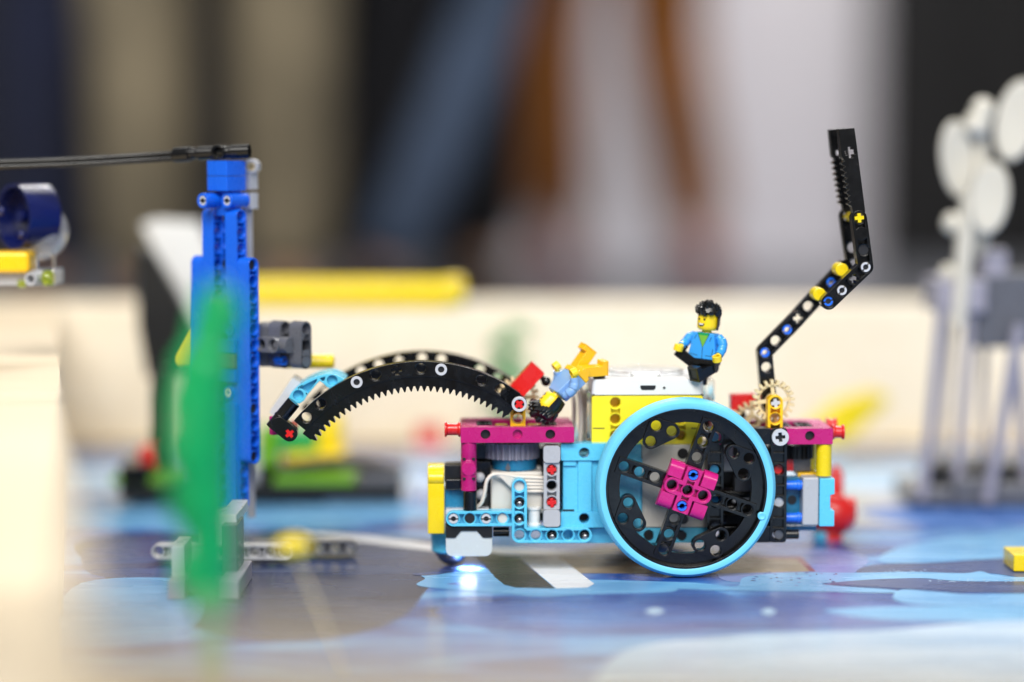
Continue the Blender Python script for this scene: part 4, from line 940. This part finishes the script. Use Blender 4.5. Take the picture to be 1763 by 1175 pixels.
a = PZ(74, 479, 46); rod('lamp_stud', a, PZ(92, 479, 46), [(0, 0), (3.6, 0), (3.9, .2), (3.9, .8), (3.2, 1), (0, 1)], 'clear_lime', pod, 20, 0.3)
rod('lamp_stud', PZ(30, 489, 50), PZ(46, 489, 50), [(0, 0), (2.0, .1), (2.0, .9), (0, 1)], 'clear_lime', pod, 16, 0.2)
wbox('clear_bracket', 62, 438, 90, 466, 52, 60, 'clear', pod, 0.3)
rod('hanger', PZ(-62, 282, 50), PZ(-62, 360, 50), [(0, 0), (1.6, 0), (1.6, 1), (0, 1)], 'black', pod)

# ================================================================== toy figures
def face(o, s=1.0): pass
def figure(name, label, root_M, torso_mat, leg_mat, legs, arms, headrot=0.0, hair=1.0):
    """toy figure, local frame: z up, faces -y, hips at z=0"""
    t = thing(name, label, 'toy figure'); t.matrix_world = root_M
    def pc(nm, m, mt, par=t, M=None, bev=0.3): return obj(nm, m, mt, par, M, bev, None, 3)
    tr = [(-7.6, 0), (7.6, 0), (5.6, 12.6), (5.0, 13.0), (-5.0, 13.0), (-5.6, 12.6)]
    torso = pc('torso', MB().plate(tr, -3.7, 3.7), torso_mat, t, T(0, 0, 1.2), 0.45)
    pc('hips', MB().box(-7.5, -3.8, -1.6, 7.5, 3.8, 1.1), leg_mat, t, None, 0.5); pc('hip_bar', MB().cyl(2.6, -7.4, 7.4, 20), leg_mat, t, T(0, 0, -2.4, 'x'), 0.3)
    hd = pc('head', MB().lathe([(0, 0), (2.4, 0), (2.4, 1.2), (4.2, 1.4), (5.0, 2.4), (5.1, 3.4), (5.1, 7.6), (4.9, 9.2), (4.0, 10.4), (2.2, 10.7), (0, 10.7)], 36), 'skin_yellow', t, T(0, 0, 14.2, 'z', headrot), 0.1)
    for sx in (-1, 1):
        e = MB().lathe([(0, 0), (0.62, 0), (0.5, 0.18), (0, 0.22)], 14); pc('eye', e, 'ink', hd, T(sx*1.55, -4.86, 6.6), 0)
        br_ = MB().tube(spline([(sx*0.9, -5.0, 8.1), (sx*1.7, -4.86, 8.55), (sx*2.5, -4.5, 8.2)], 5), 0.22, 6); pc('brow', br_, 'ink', hd, None, 0)
    mo = MB().plate([(-1.9, 0.55), (1.9, 0.55), (1.5, -0.5), (0.6, -1.05), (-0.6, -1.05), (-1.5, -0.5)], -0.5, 0.24); pc('mouth', mo, 'ink', hd, T(0, -4.86, 4.1), 0.05)
    te = MB().plate([(-1.5, 0.38), (1.5, 0.38), (1.1, -0.35), (-1.1, -0.35)], -0.5, 0.32); pc('teeth', te, 'white', hd, T(0, -4.86, 4.15), 0.05)
    # spiky moulded hair
    hr = MB(); rnd = random.Random(4)
    hr.lathe([(5.5, 6.2), (5.9, 7.6), (6.0, 10.0), (5.2, 12.2), (2.8, 13.4), (0, 13.7)], 30)
    hr.lathe([(5.3, 1.9), (5.9, 4.5), (5.9, 7.6)], 16, Matrix.Scale(1, 4))
    for i in range(64):
        a_ = rnd.uniform(0, 2*pi); e_ = rnd.uniform(0.15, 1.35); r_ = 5.6
        c_ = Vector((r_*cos(a_)*cos(e_), r_*sin(a_)*cos(e_), 7.4+6.2*sin(e_))); d_ = Vector((cos(a_)*cos(e_)*.7, sin(a_)*cos(e_)*.7-0.35, 0.9)).normalized()
        hr.tube([c_-d_*0.6, c_+d_*0.9, c_+d_*2.4], [1.35, 1.0, 0.15], 7)
    # cut the face side: keep a fringe and the back of the head only
    for i, v_ in enumerate(hr.v): hr.v[i] = Vector((v_.x*hair, v_.y*hair, 7+(v_.z-7)*hair))
    kv = [(v.y < -1.2 and v.z < 8.4) for v in hr.v]
    hr.f = [f for f in hr.f if not any(kv[i] for i in f)]
    pc('hair', hr, 'hair_black', hd, None, 0)
    for (sx, ang, out, hmat) in arms:
        A = bpy.data.objects.new('arm', None); COL.objects.link(A); A.parent = t; A.matrix_local = T(sx*6.6, 0, 11.6, 'z') @ Matrix.Rotation(radians(ang), 4, 'X') @ Matrix.Rotation(radians(-out*sx), 4, 'Y')
        pc('sleeve', MB().tube(spline([(0, 0, 1.2), (sx*1.5, 0.1, -0.6), (sx*2.3, 0.3, -3.4), (sx*2.1, -0.9, -6.2), (sx*1.7, -2.7, -8.2)], 6), [2.0]*6+[2.5]*6+[2.35]*6+[2.15]*7, 16), torso_mat, A, None, 0)
        hm = MB().pipe(2.35, 1.5, -1.6, 1.6, 20, Tm(sx*1.6, -4.4, -10.0, 'z', 0) @ Matrix.Rotation(0.5, 4, 'X')); hm.tube([(sx*1.7, -2.4, -7.8), (sx*1.6, -3.4, -8.9)], 1.4, 12); pc('hand', hm, 'skin_yellow', A, None, 0.3)
    for sx, ang, yaw in legs:
        lm = MB()
        prof = [(2.6, 2.4)]+[(2.6*cos(a_), 2.6*sin(a_)) for a_ in (pi/2, 2.2, 2.8, pi)][1:]
        side = [(-2.5, -11.6), (-2.5, 0.4), (-1.6, 2.0), (0.2, 2.5), (1.8, 1.9), (2.6, 0.2), (2.6, -9.0), (5.0, -9.0), (5.0, -11.6)]     # u = forward, v = up
        Mx = Matrix(((0, 0, 1, 0), (-1, 0, 0, 0), (0, 1, 0, 0), (0, 0, 0, 1)))
        lm.plate(side, -3.4, 3.4, M=Mx)
        Lg = pc('leg', lm, leg_mat, t, T(sx*3.75, 0, -2.6, 'z', radians(yaw)) @ Matrix.Rotation(radians(ang), 4, 'X'), 0.35)
        pc('sole', MB().plate(rrect(-2.3, -3.6, 2.3, 1.4, 0.2), -0.02, 0.12, M=Matrix.Translation((0, -0.1, -11.6)) @ Matrix.Scale(-1, 4, (0, 0, 1))), 'ink' if leg_mat == 'black' else leg_mat, Lg, None, 0)
        fr_ = MB().plate(rrect(-3.4, -5.0, 3.4, 2.5, 0.2), 0, 0.5, [rrect(-2.3, -3.9, 2.3, 1.4, 0.2)], M=Matrix.Translation((0, 0, -12.15))); pc('sole_rim', fr_, leg_mat, Lg, None, 0.1)
    return t, torso, hd
hubM = lambda v: Matrix.Translation((RF.R @ v + RF.o)*S) @ Matrix.Rotation(RF.yaw, 4, 'Z')
v = P(1212, 622, 13)
f1, torso1, hd1 = figure('toy_figure', 'smiling toy figure with black hair and blue jacket sitting on the robot hub', hubM(v) @ Matrix.Rotation(radians(5), 4, 'Y') @ Matrix.Rotation(radians(-30), 4, 'Z'),
    'jacket_blue', 'black', [(-1, -122, -64), (1, -66, -20)], [(-1, -30, 14, 0), (1, -8, 6, 0)], headrot=radians(-14), hair=1.06)
# jacket print: open collar over a green shirt, zip and pocket lines
ln = lambda pts, r=0.12: MB().tube([(x, 0, z) for x, z in pts], r, 5)
obj('shirt_print', MB().plate([(-3.0, 12.9), (3.0, 12.9), (0.1, 5.8)], 0, 0.12), 'lime_print', torso1, Matrix.Translation((0, 0, 3.66*S)), 0)
obj('collar_print', MB().plate([(-3.1, 12.9), (3.1, 12.9), (2.4, 11.8), (-2.4, 11.8)], 0, 0.16), 'sea_green', torso1, Matrix.Translation((0, 0, 3.66*S)), 0)
def pline(pts):
    m = MB().tube([(x, z, 0) for x, z in pts], 0.16, 6); return obj('print_line', m, 'ink', torso1, Matrix.Translation((0, 0, 3.7*S)), 0)
for pts in ([(-3.2, 12.8), (0.1, 5.6), (3.2, 12.8)], [(0.1, 5.6), (0.2, 0.2)], [(-6.2, 2.2), (-2.2, 1.6)], [(5.6, 5.4), (5.4, 1.9), (2.0, 1.8)], [(-4.6, 9.6), (-3.6, 11.8)], [(3.6, 9.0), (4.4, 11.4)]): pline(pts)
obj('seat_peg', MB().cyl(2.6, -8.5, 0, 18), 'black', f1, T(0, 0, -3.2, 'z'), 0.2)
# diver toppled head first beside the hub
hp_ = P(992.5, 644, 11); hd_ = P(957, 683, 8)
ax_ = (hd_-hp_).normalized()                       # the figure's own up
fw_ = Vector((-0.72, -0.35, 0.6)); fw_ = (fw_-ax_*fw_.dot(ax_)).normalized(); ybk = -fw_; xr = ybk.cross(ax_)
Mf = Matrix((( xr.x, ybk.x, ax_.x, 0), (xr.y, ybk.y, ax_.y, 0), (xr.z, ybk.z, ax_.z, 0), (0, 0, 0, 1)))
M2 = Matrix.Translation((RF.R @ hp_ + RF.o)*S) @ Matrix.Rotation(RF.yaw, 4, 'Z') @ Mf
f2, torso2, hd2 = figure('toy_figure', 'toy figure toppled head down with orange-yellow legs and pale blue top beside the hub', M2, 'shirt_blue', 'orange_yellow', [(1, -8, 0), (-1, 44, 0)], [(-1, -6, 0, 0), (1, -16, 0, 0)], headrot=0.3, hair=1.16)
px_, pz_ = pxz(1031.5, 640, 13.5); pzb = hzt
obj('peg', MB().lathe([(0, pzb), (3.1, pzb), (3.1, pzb+1.2), (2.5, pzb+1.6), (2.5, pz_+1), (0, pz_+1)], 20), 'black', hub, T(px_, 13.5, 0, 'z'), 0.1)

# ================================================================== other models on the table (out of focus)
def mz(o): return lambda px, py, Y: Q(px, py, Y)-o
# black-and-lime model with raised yellow boom
lm_, lo_ = model('crane_model', 'black and lime low model with white slanted panel and long yellow boom', 'model', 300, 240); q = mz(lo_)
wbox('base', 205, 836, 690, 862, 215, 290, 'matte_black', lm_, 1.0)
for a, b, y0_, y1_, mt in ((190, 330, 822, 836, 'lime'), (470, 610, 822, 836, 'lime'), (620, 690, 820, 850, 'dark_grey'), (205, 260, 800, 836, 'black'), (330, 445, 806, 834, 'light_grey'), (560, 700, 848, 872, 'pale_grey')):
    wbox('plate', a, y0_, b, y1_, 218, 262, mt, lm_, 1.0)
n_ = spline([q(430, 822, 236), q(520, 804, 236), q(600, 797, 236), q(690, 812, 236)], 8); obj('curved_rail', MB().tube(n_, 4.0, 10), 'matte_black', lm_, None, 0)
wbox('post', 262, 636, 302, 838, 262, 290, 'matte_black', lm_, 1.5)
bpp = [q(px, py, 286) for px, py in ((234, 420), (262, 430), (300, 500), (336, 566), (346, 646), (252, 650), (236, 560))]; obj('dark_panel', MB().plate([(p.x, p.z) for p in bpp], -10, 0), 'matte_black', lm_, T(0, 286-lo_.y, 0, 'y'), 2.0)
wbox('red_block', 238, 770, 272, 806, 226, 240, 'red', lm_, 2.0)
wbox('lime_post', 446, 735, 476, 806, 226, 240, 'lime', lm_, 2.0)
pp = [(238, 388), (262, 380), (336, 384), (360, 430), (366, 606), (338, 570), (300, 496), (258, 426)]
w3 = [q(px, py, 300) for px, py in pp]; obj('slanted_panel', MB().plate([(p.x, p.z) for p in w3], -16, 0), 'white', lm_, T(0, 300-lo_.y+8, 0, 'y'), 2.0)
a = q(300, 503, 330); b = q(800, 503, 330); rod('boom', a, b, [(0, 0), (9.0, 0), (9.0, .93), (10.0, .94), (10.0, .985), (8.2, 1.0), (0, 1.0)], 'yellow', lm_, 26, 0.6)
rod('boom_edge', q(300, 526, 322), q(770, 526, 322), [(0, 0), (2.2, 0), (2.2, 1), (0, 1)], 'yellow', lm_)
wbox('boom_mount', 300, 470, 350, 650, 310, 345, 'matte_black', lm_, 1.5)
ym, yo_ = model('yellow_loader', 'small yellow tub-shaped model behind the curved arm', 'model', 530, 262); q = mz(yo_)
wbox('floor_plate', 486, 782, 592, 804, 250, 290, 'yellow', ym, 1.5); rod('drum', q(566, 786, 272), q(566, 712, 272), [(0, 0), (9, 0), (9, .9), (7, 1), (0, 1)], 'yellow', ym, 24, 0.5)
wbox('tub', 474, 744, 546, 780, 262, 290, 'green', ym, 2.0)
wbox('wheel_block', 470, 805, 590, 828, 256, 286, 'matte_black', ym, 1.5)
# white coral on leaning grey legs
cm, co = model('coral_model', 'white petal-leaved coral model on leaning grey legs and dark base', 'model', 1690, 215); q = mz(co)
for a, b, y0_, y1_ in ((1566, 1640, 842, 880), (1640, 1712, 826, 876), (1700, 1800, 836, 884)): wbox('base_block', a, y0_, b, y1_, 205, 262, 'dark_grey', cm, 2.0)
wbox('base_block', 1600, 800, 1790, 842, 225, 262, 'matte_black', cm, 2.0)
for a, b, r, Y in (((1588, 862), (1622, 520), 3.2, 205), ((1646, 860), (1676, 480), 3.0, 212), ((1700, 868), (1756, 560), 3.6, 200), ((1690, 840), (1694, 560), 2.2, 240), ((1770, 860), (1740, 500), 3.2, 220), ((1618, 820), (1640, 540), 2.2, 245)):
    rod('leg', q(*a, Y), q(*b, Y), [(0, 0), (r, 0), (r, 1), (0, 1)], 'gear_grey', cm)
wbox('crown_block', 1612, 482, 1700, 540, 205, 250, 'gear_grey', cm, 2.0); wbox('crown_block', 1680, 470, 1790, 600, 212, 250, 'dark_grey', cm, 2.0); wbox('crown_clip', 1694, 430, 1736, 480, 212, 235, 'gear_grey', cm, 2.0); 
rod('stem', q(1650, 560, 206), q(1668, 330, 206), [(0, 0), (4.6, 0), (5.2, .6), (4.0, 1), (0, 1)], 'coral_white', cm); rod('stem', q(1690, 440, 218), q(1690, 180, 218), [(0, 0), (4, 0), (4, 1), (0, 1)], 'coral_white', cm)
def petal(px, py, w, h, Y, lean, yaw):
    c = q(px, py, Y); m = MB().lathe([(r*1.0, z) for r, z in ((0, -2.2), (0.55, -2.6), (0.85, -2.0), (1.0, 0.2), (0.92, 1.6), (0.6, 1.2), (0, 0.6))], 36)
    for i, v_ in enumerate(m.v): m.v[i] = Vector((v_.x*w/2/2.95, v_.y*h/2/2.95*(1+0.12*(v_.y < 0)), v_.z))
    obj('petal', m, 'coral_white', cm, Matrix.Translation(c*S) @ BAS['y'] @ Matrix.Rotation(yaw, 4, 'Y') @ Matrix.Rotation(lean, 4, 'Z'), 0)
petal(1648, 270, 66, 124, 214, 0.12, 0.35); petal(1704, 338, 66, 116, 196, -0.08, -0.25); petal(1752, 204, 72, 132, 204, -0.2, -0.3)
for px, py, r in ((1640, 385, 6), (1692, 190, 7), (1682, 215, 8), (1632, 470, 5)): obj('bud', MB().ball(r), 'coral_white', cm, Matrix.Translation(q(px, py, 212)*S), 0)
# red creature behind the robot's tail
rm, ro_ = model('red_creature', 'glossy red round model with pointed fin behind the robot tail', 'model', 1430, 96); q = mz(ro_)
bd = MB(); bd.ball(13.5, (0, 0, 0), 28, 16, (1.0, 0.8, 0.86)); obj('body', bd, 'red', rm, Matrix.Translation(q(1432, 886, 100)*S), 0)
fn = [(1428, 868), (1452, 862), (1474, 856), (1474, 886), (1462, 906), (1436, 912)]; w3 = [q(px, py, 98) for px, py in fn]
obj('fin', MB().plate([(p.x, p.z) for p in w3], -5, 5), 'red', rm, T(0, 4, 0, 'y'), 2.0)
rod('foot', q(1426, 938, 100), q(1428, 905, 100), [(0, 0), (8.5, 0), (6, 1), (0, 1)], 'red', rm, 24, 0.6); rod('horn', q(1436, 862, 110), q(1440, 802, 110), [(0, 0), (5, 0), (4, .8), (1, 1), (0, 1)], 'red', rm, 20, 0.3)
wbox('stand', 1404, 918, 1424, 940, 90, 104, 'azure', rm, 0.6)
# small things by the far board
ym2, yo2 = model('yellow_crane', 'bright yellow blocky model by the far board behind the robot tail', 'model', 1460, 400); q = mz(yo2)
w3 = [q(px, py, 400) for px, py in ((1380, 742), (1440, 690), (1505, 672), (1530, 684), (1476, 738), (1452, 760), (1390, 770))]; obj('body', MB().plate([(p.x, p.z) for p in w3], -10, 10), 'yellow', ym2, None, 2.0) if False else obj('body', MB().plate([(p.x, p.z) for p in w3], -10, 10), 'yellow', ym2, T(0, 0, 0, 'y'), 2.0)
wbox('stand', 1400, 758, 1450, 793, 392, 408, 'pale_grey', ym2, 1.0)
gp, go_ = model('green_plant', 'soft green leafy toy plant by the far board', 'plant', 872, 424); q = mz(go_)
rod('stem', q(868, 786, 424), q(872, 600, 424), [(0, 0), (3.6, 0), (2.6, 1), (0, 1)], 'leaf_green', gp)
for k in range(9):
    a_ = 2.4*k; z_ = 30+k*7; c = Vector((9*cos(a_), 7*sin(a_), z_)); obj('leaf', MB().ball(8.5, (0, 0, 0), 12, 8, (1, 0.8, 0.55)), 'leaf_green', gp, Matrix.Translation(c*S) @ Matrix.Rotation(0.5*sin(a_), 4, 'Y'), 0)
rd, rdo = model('red_cart', 'small soft red model with pale wheels by the far board', 'model', 742, 410); wbox('body', 716, 736, 762, 776, 402, 420, 'red', rd, 2.0); wbox('wheel_block', 708, 772, 770, 790, 400, 424, 'white', rd, 2.0)
# yellow brick at the right rim of the photograph
yk, yko = model('yellow_brick', 'plain yellow brick lying flat on the blue mat', 'brick', 1770, 2); wbox('body', 1745.5, 956, 1815, 984.5, 2, 26, 'yellow', yk, 0.5)
for px in (1758, 1786): obj('stud', MB().cyl(2.4, 0, 1.7, 20), 'yellow', yk, Matrix.Translation((Q(px, 956, 14)-yko)*S), 0.2)
# ---- foreground: green kelp and a yellow-tipped stem
kp, ko = model('green_kelp', 'bright green toy kelp stalk standing in front of the blue tower', 'plant', 372, -295); q = mz(ko)
q0 = lambda px, py: q(px, py, -295)
ks = [(366, 1272, 3.7), (366, 1120, 4.1), (366, 1040, 7.3), (364, 960, 8.5), (356, 880, 10.4), (346, 800, 11.7), (344, 730, 11.7), (350, 660, 11.0), (362, 600, 8.5), (370, 540, 7.1), (372, 505, 5.6), (372, 488, 2.9)]
obj('stalk', MB().tube(spline([q0(a, b) for a, b, r in ks], 4), [ks[min(len(ks)-1, i//4)][2] for i in range(4*(len(ks)-1)+1)], 16, flat=None), 'sea_green', kp, None, 0)
for k, (px, py, s_) in enumerate(((316, 720, -1), (376, 750, 1), (312, 790, -1), (372, 830, 1), (322, 880, -1), (366, 940, 1), (332, 1000, -1), (388, 560, 1), (330, 660, -1))):
    c = q0(px, py); obj('frond', MB().ball(5.6, (0, 0, 0), 14, 10, (1.0, 0.6, 2.1)), 'sea_green', kp, Matrix.Translation(c*S) @ Matrix.Rotation(s_*0.35, 4, 'Y'), 0)
obj('base', MB().lathe([(0, 0.3), (10, 0.3), (10, 3), (4, 6), (0, 6)], 24), 'green', kp, None, 0.5)
st, so = model('yellow_flower', 'tiny yellow toy flower on a thin stem in front of the grey foot beam', 'plant', 590, -205); q = mz(so)
rod('stem', Vector((0, 0, 0.3)), q(512, 962, -205), [(0, 0), (0.6, 0), (0.6, 1), (0, 1)], 'tan', st); obj('bloom', MB().ball(5.4, (0, 0, 0), 18, 10, (1.4, 1, 0.8)), 'yellow', st, Matrix.Translation(q(505, 940, -205)*S), 0)

# ================================================================== people standing beyond the table
def cloth(name, rgb, rough=0.85): return noise_mat(name, [(0.3, tuple(int(c*0.62) for c in rgb)), (0.7, rgb)], scale=(1, 1, 0.6), nscale=9, rough=rough, rvar=0.05)  # dark noise in the colour stands in for shaded folds
for nm, c in (('khaki', (148, 136, 112)), ('denim', (84, 102, 132)), ('dark_wool', (26, 27, 34)), ('rust', (178, 106, 26)), ('navy_cloth', (26, 34, 66)), ('red_shoe', (150, 50, 52)), ('black_shoe', (20, 20, 22)), ('grey_top', (90, 92, 100)), ('skin', (206, 160, 132)), ('hair_brown', (60, 42, 30))): cloth(nm, c)
def skin_mesh(name, chains, root, mat_, parent, sub=1):
    """one continuous surface grown round connected joints: chains of (point mm, radius mm)"""
    vs = []; es = []; rad = []; key = {}
    def vid(p, r):
        k = tuple(round(c, 1) for c in p)
        if k not in key: key[k] = len(vs); vs.append(Vector(p)*S); rad.append(r*S)
        return key[k]
    for ch in chains:
        ids = [vid(p, r) for p, r in ch]; es += list(zip(ids, ids[1:]))
    me = bpy.data.meshes.new(name); me.from_pydata(vs, es, []); o = bpy.data.objects.new(name, me); COL.objects.link(o); o.parent = parent
    me.materials.append(MATS[mat_]); sk = o.modifiers.new('skin', 'SKIN'); sk.use_smooth_shade = True
    lay = me.skin_vertices[0].data
    for i, r in enumerate(rad): lay[i].radius = (r, r)
    for d in lay: d.use_root = False
    lay[key[tuple(round(c, 1) for c in root)]].use_root = True
    s_ = o.modifiers.new('smooth', 'SUBSURF'); s_.levels = sub; s_.render_levels = sub
    return o
def person(label, hips, feet, trousers, top, shoes, facing=-1, sc=1.0, wide=1.0, knees=None):
    """hips: (x, y) of the pelvis, feet: two (x, y) ankle places, all on the hall floor"""
    hx, hy = hips; t = thing('person', label, 'person', (hx, hy, FLOOR), 0.0)
    ft_ = [Vector((f[0]-hx, f[1]-hy, 0)) for f in feet]; H = 930*sc
    pel = (0, 0, H); legs_b = []; legs_c = []
    for i, f in enumerate(ft_):
        sx = -1 if i == 0 else 1; hp = Vector((sx*95*sc, 0, H-60)); an = Vector((f.x, f.y, 85*sc)); kn = (hp+an)/2+Vector((0, facing*25, 0))
        if knees: kn = Vector((knees[i][0]-hx, knees[i][1]-hy, 480*sc))
        legs_c.append([(pel, 125*wide), (tuple(hp), 98*wide), (tuple((hp+kn)/2), 90*wide), (tuple(kn), 74*wide), (tuple((kn+an)/2), 70*wide), (tuple(an+Vector((0, 0, 15))), 62*wide)])
        legs_b.append([(pel, 110), (tuple(hp), 70*wide), (tuple(kn), 50*wide), (tuple(an), 36*wide), (tuple(an+Vector((0, facing*10, -45))), 34), (tuple(an+Vector((0, facing*120, -58))), 26)])
    sh = 500*sc; ch = H+sh
    tor = [(pel, 125), ((0, 0, H+180*sc), 120), ((0, 0, H+360*sc), 130), ((0, 0, ch), 95)]
    neck = [((0, 0, ch), 95), ((0, facing*8, ch+75*sc), 52), ((0, facing*14, ch+130*sc), 78), ((0, facing*18, ch+205*sc), 92), ((0, facing*10, ch+285*sc), 62)]
    arms = []; armb = []
    for sx in (-1, 1):
        s0 = (0, 0, ch); s1 = (sx*185*sc, 0, ch-25*sc); el = (sx*225*sc, facing*20, ch-310*sc); wr = (sx*215*sc, facing*90, ch-545*sc); hd_ = (sx*212*sc, facing*110, ch-600*sc)
        arms.append([(s0, 95), (s1, 68), (el, 50), (wr, 40)]); armb.append([(s0, 90), (s1, 55), (el, 38), (wr, 27), (hd_, 30)])
        for k, (dx, L_) in enumerate(((-24, 70), (-9, 84), (8, 80), (22, 64))):
            armb.append([(hd_, 30), (tuple(Vector(hd_)+Vector((dx*0.9, facing*14, -46))), 10), (tuple(Vector(hd_)+Vector((dx, facing*24, -46-L_*.5))), 9), (tuple(Vector(hd_)+Vector((dx, facing*40, -46-L_*.85))), 8)])
        armb.append([(hd_, 30), (tuple(Vector(hd_)+Vector((-sx*30, facing*34, -20))), 10), (tuple(Vector(hd_)+Vector((-sx*38, facing*52, -50))), 9)])
    body = skin_mesh('body', [tor, neck]+armb+legs_b, pel, 'skin', t)
    skin_mesh('trousers', legs_c, pel, trousers, t); skin_mesh('jacket', [[(p, r+18) for p, r in tor]]+[[(p, r+8) for p, r in c] for c in arms], pel, top, t)
    for f in ft_:
        sm_ = MB(); sm_.ball(1, (0, 0, 0), 18, 10); 
        for i, v_ in enumerate(sm_.v): sm_.v[i] = Vector((v_.x*(48-8*v_.y*facing*-1*-0.5), v_.y*140+facing*45, max(-42, v_.z*46)))
        obj('shoe', sm_, shoes, t, Matrix.Translation((f.x*S, f.y*S, 0.044)), 0)
    hc = (0, facing*12, ch+215*sc); hrm = MB().ball(100, (0, 0, 0), 20, 12, (0.92, 1.05, 1.0))
    hrm.f = [f for f in hrm.f if not any(hrm.v[i].y*facing > 35 and hrm.v[i].z < 55 or hrm.v[i].z < -60 for i in f)]
    obj('hair', hrm, 'hair_brown', t, Matrix.Translation((hc[0]*S, (hc[1]-facing*12)*S, hc[2]*S)), 0)
    for sx in (-1, 1):
        obj('ear', MB().ball(26, (0, 0, 0), 10, 8, (0.4, 0.8, 1.2)), 'skin', t, Matrix.Translation((sx*88*S, 0, (hc[2]-25)*S)), 0); obj('eye', MB().ball(11, (0, 0, 0), 10, 8), 'ink', t, Matrix.Translation((sx*33*S, (facing*88)*S, (hc[2]-25)*S)), 0)
    obj('nose', MB().ball(16, (0, 0, 0), 10, 8, (0.8, 1.1, 1.4)), 'skin', t, Matrix.Translation((0, facing*104*S, (hc[2]-55)*S)), 0); obj('mouth', MB().ball(20, (0, 0, 0), 10, 8, (1.2, 0.5, 0.3)), 'red_shoe', t, Matrix.Translation((0, facing*88*S, (hc[2]-95)*S)), 0)
    return t
gx_ = lambda px, Y: Q(px, 255, Y).x
person('person in wide khaki trousers standing behind the blue tower', (gx_(365, 1750), 1750), [(gx_(255, 1720), 1720), (gx_(492, 1760), 1760)], 'khaki', 'grey_top', 'black_shoe', wide=1.05)
person('person in dark navy clothes standing beyond the pine side board', (gx_(-10, 1900), 1900), [(gx_(-110, 1900), 1900), (gx_(60, 1900), 1900)], 'navy_cloth', 'navy_cloth', 'black_shoe')
person('person in black trousers standing between khaki and denim wearers', (gx_(690, 2300), 2300), [(gx_(650, 2300), 2300), (gx_(838, 2360), 2360)], 'dark_wool', 'dark_wool', 'black_shoe')
person('person in blue jeans striding with one leg slanted', (gx_(900, 2050), 2050), [(gx_(655, 2060), 2060), (gx_(800, 2700), 2700)], 'denim', 'dark_wool', 'black_shoe', wide=0.72, knees=[(gx_(862, 2040), 2040), (gx_(860, 2450), 2450)])
person('person in rust-brown trousers and dull red shoes against the pale wall', (gx_(1050, 3300), 3300), [(gx_(962, 3290), 3290), (gx_(1205, 3310), 3310)], 'rust', 'grey_top', 'red_shoe', wide=1.1, knees=[(gx_(944, 3280), 3280), (gx_(1140, 3290), 3290)])
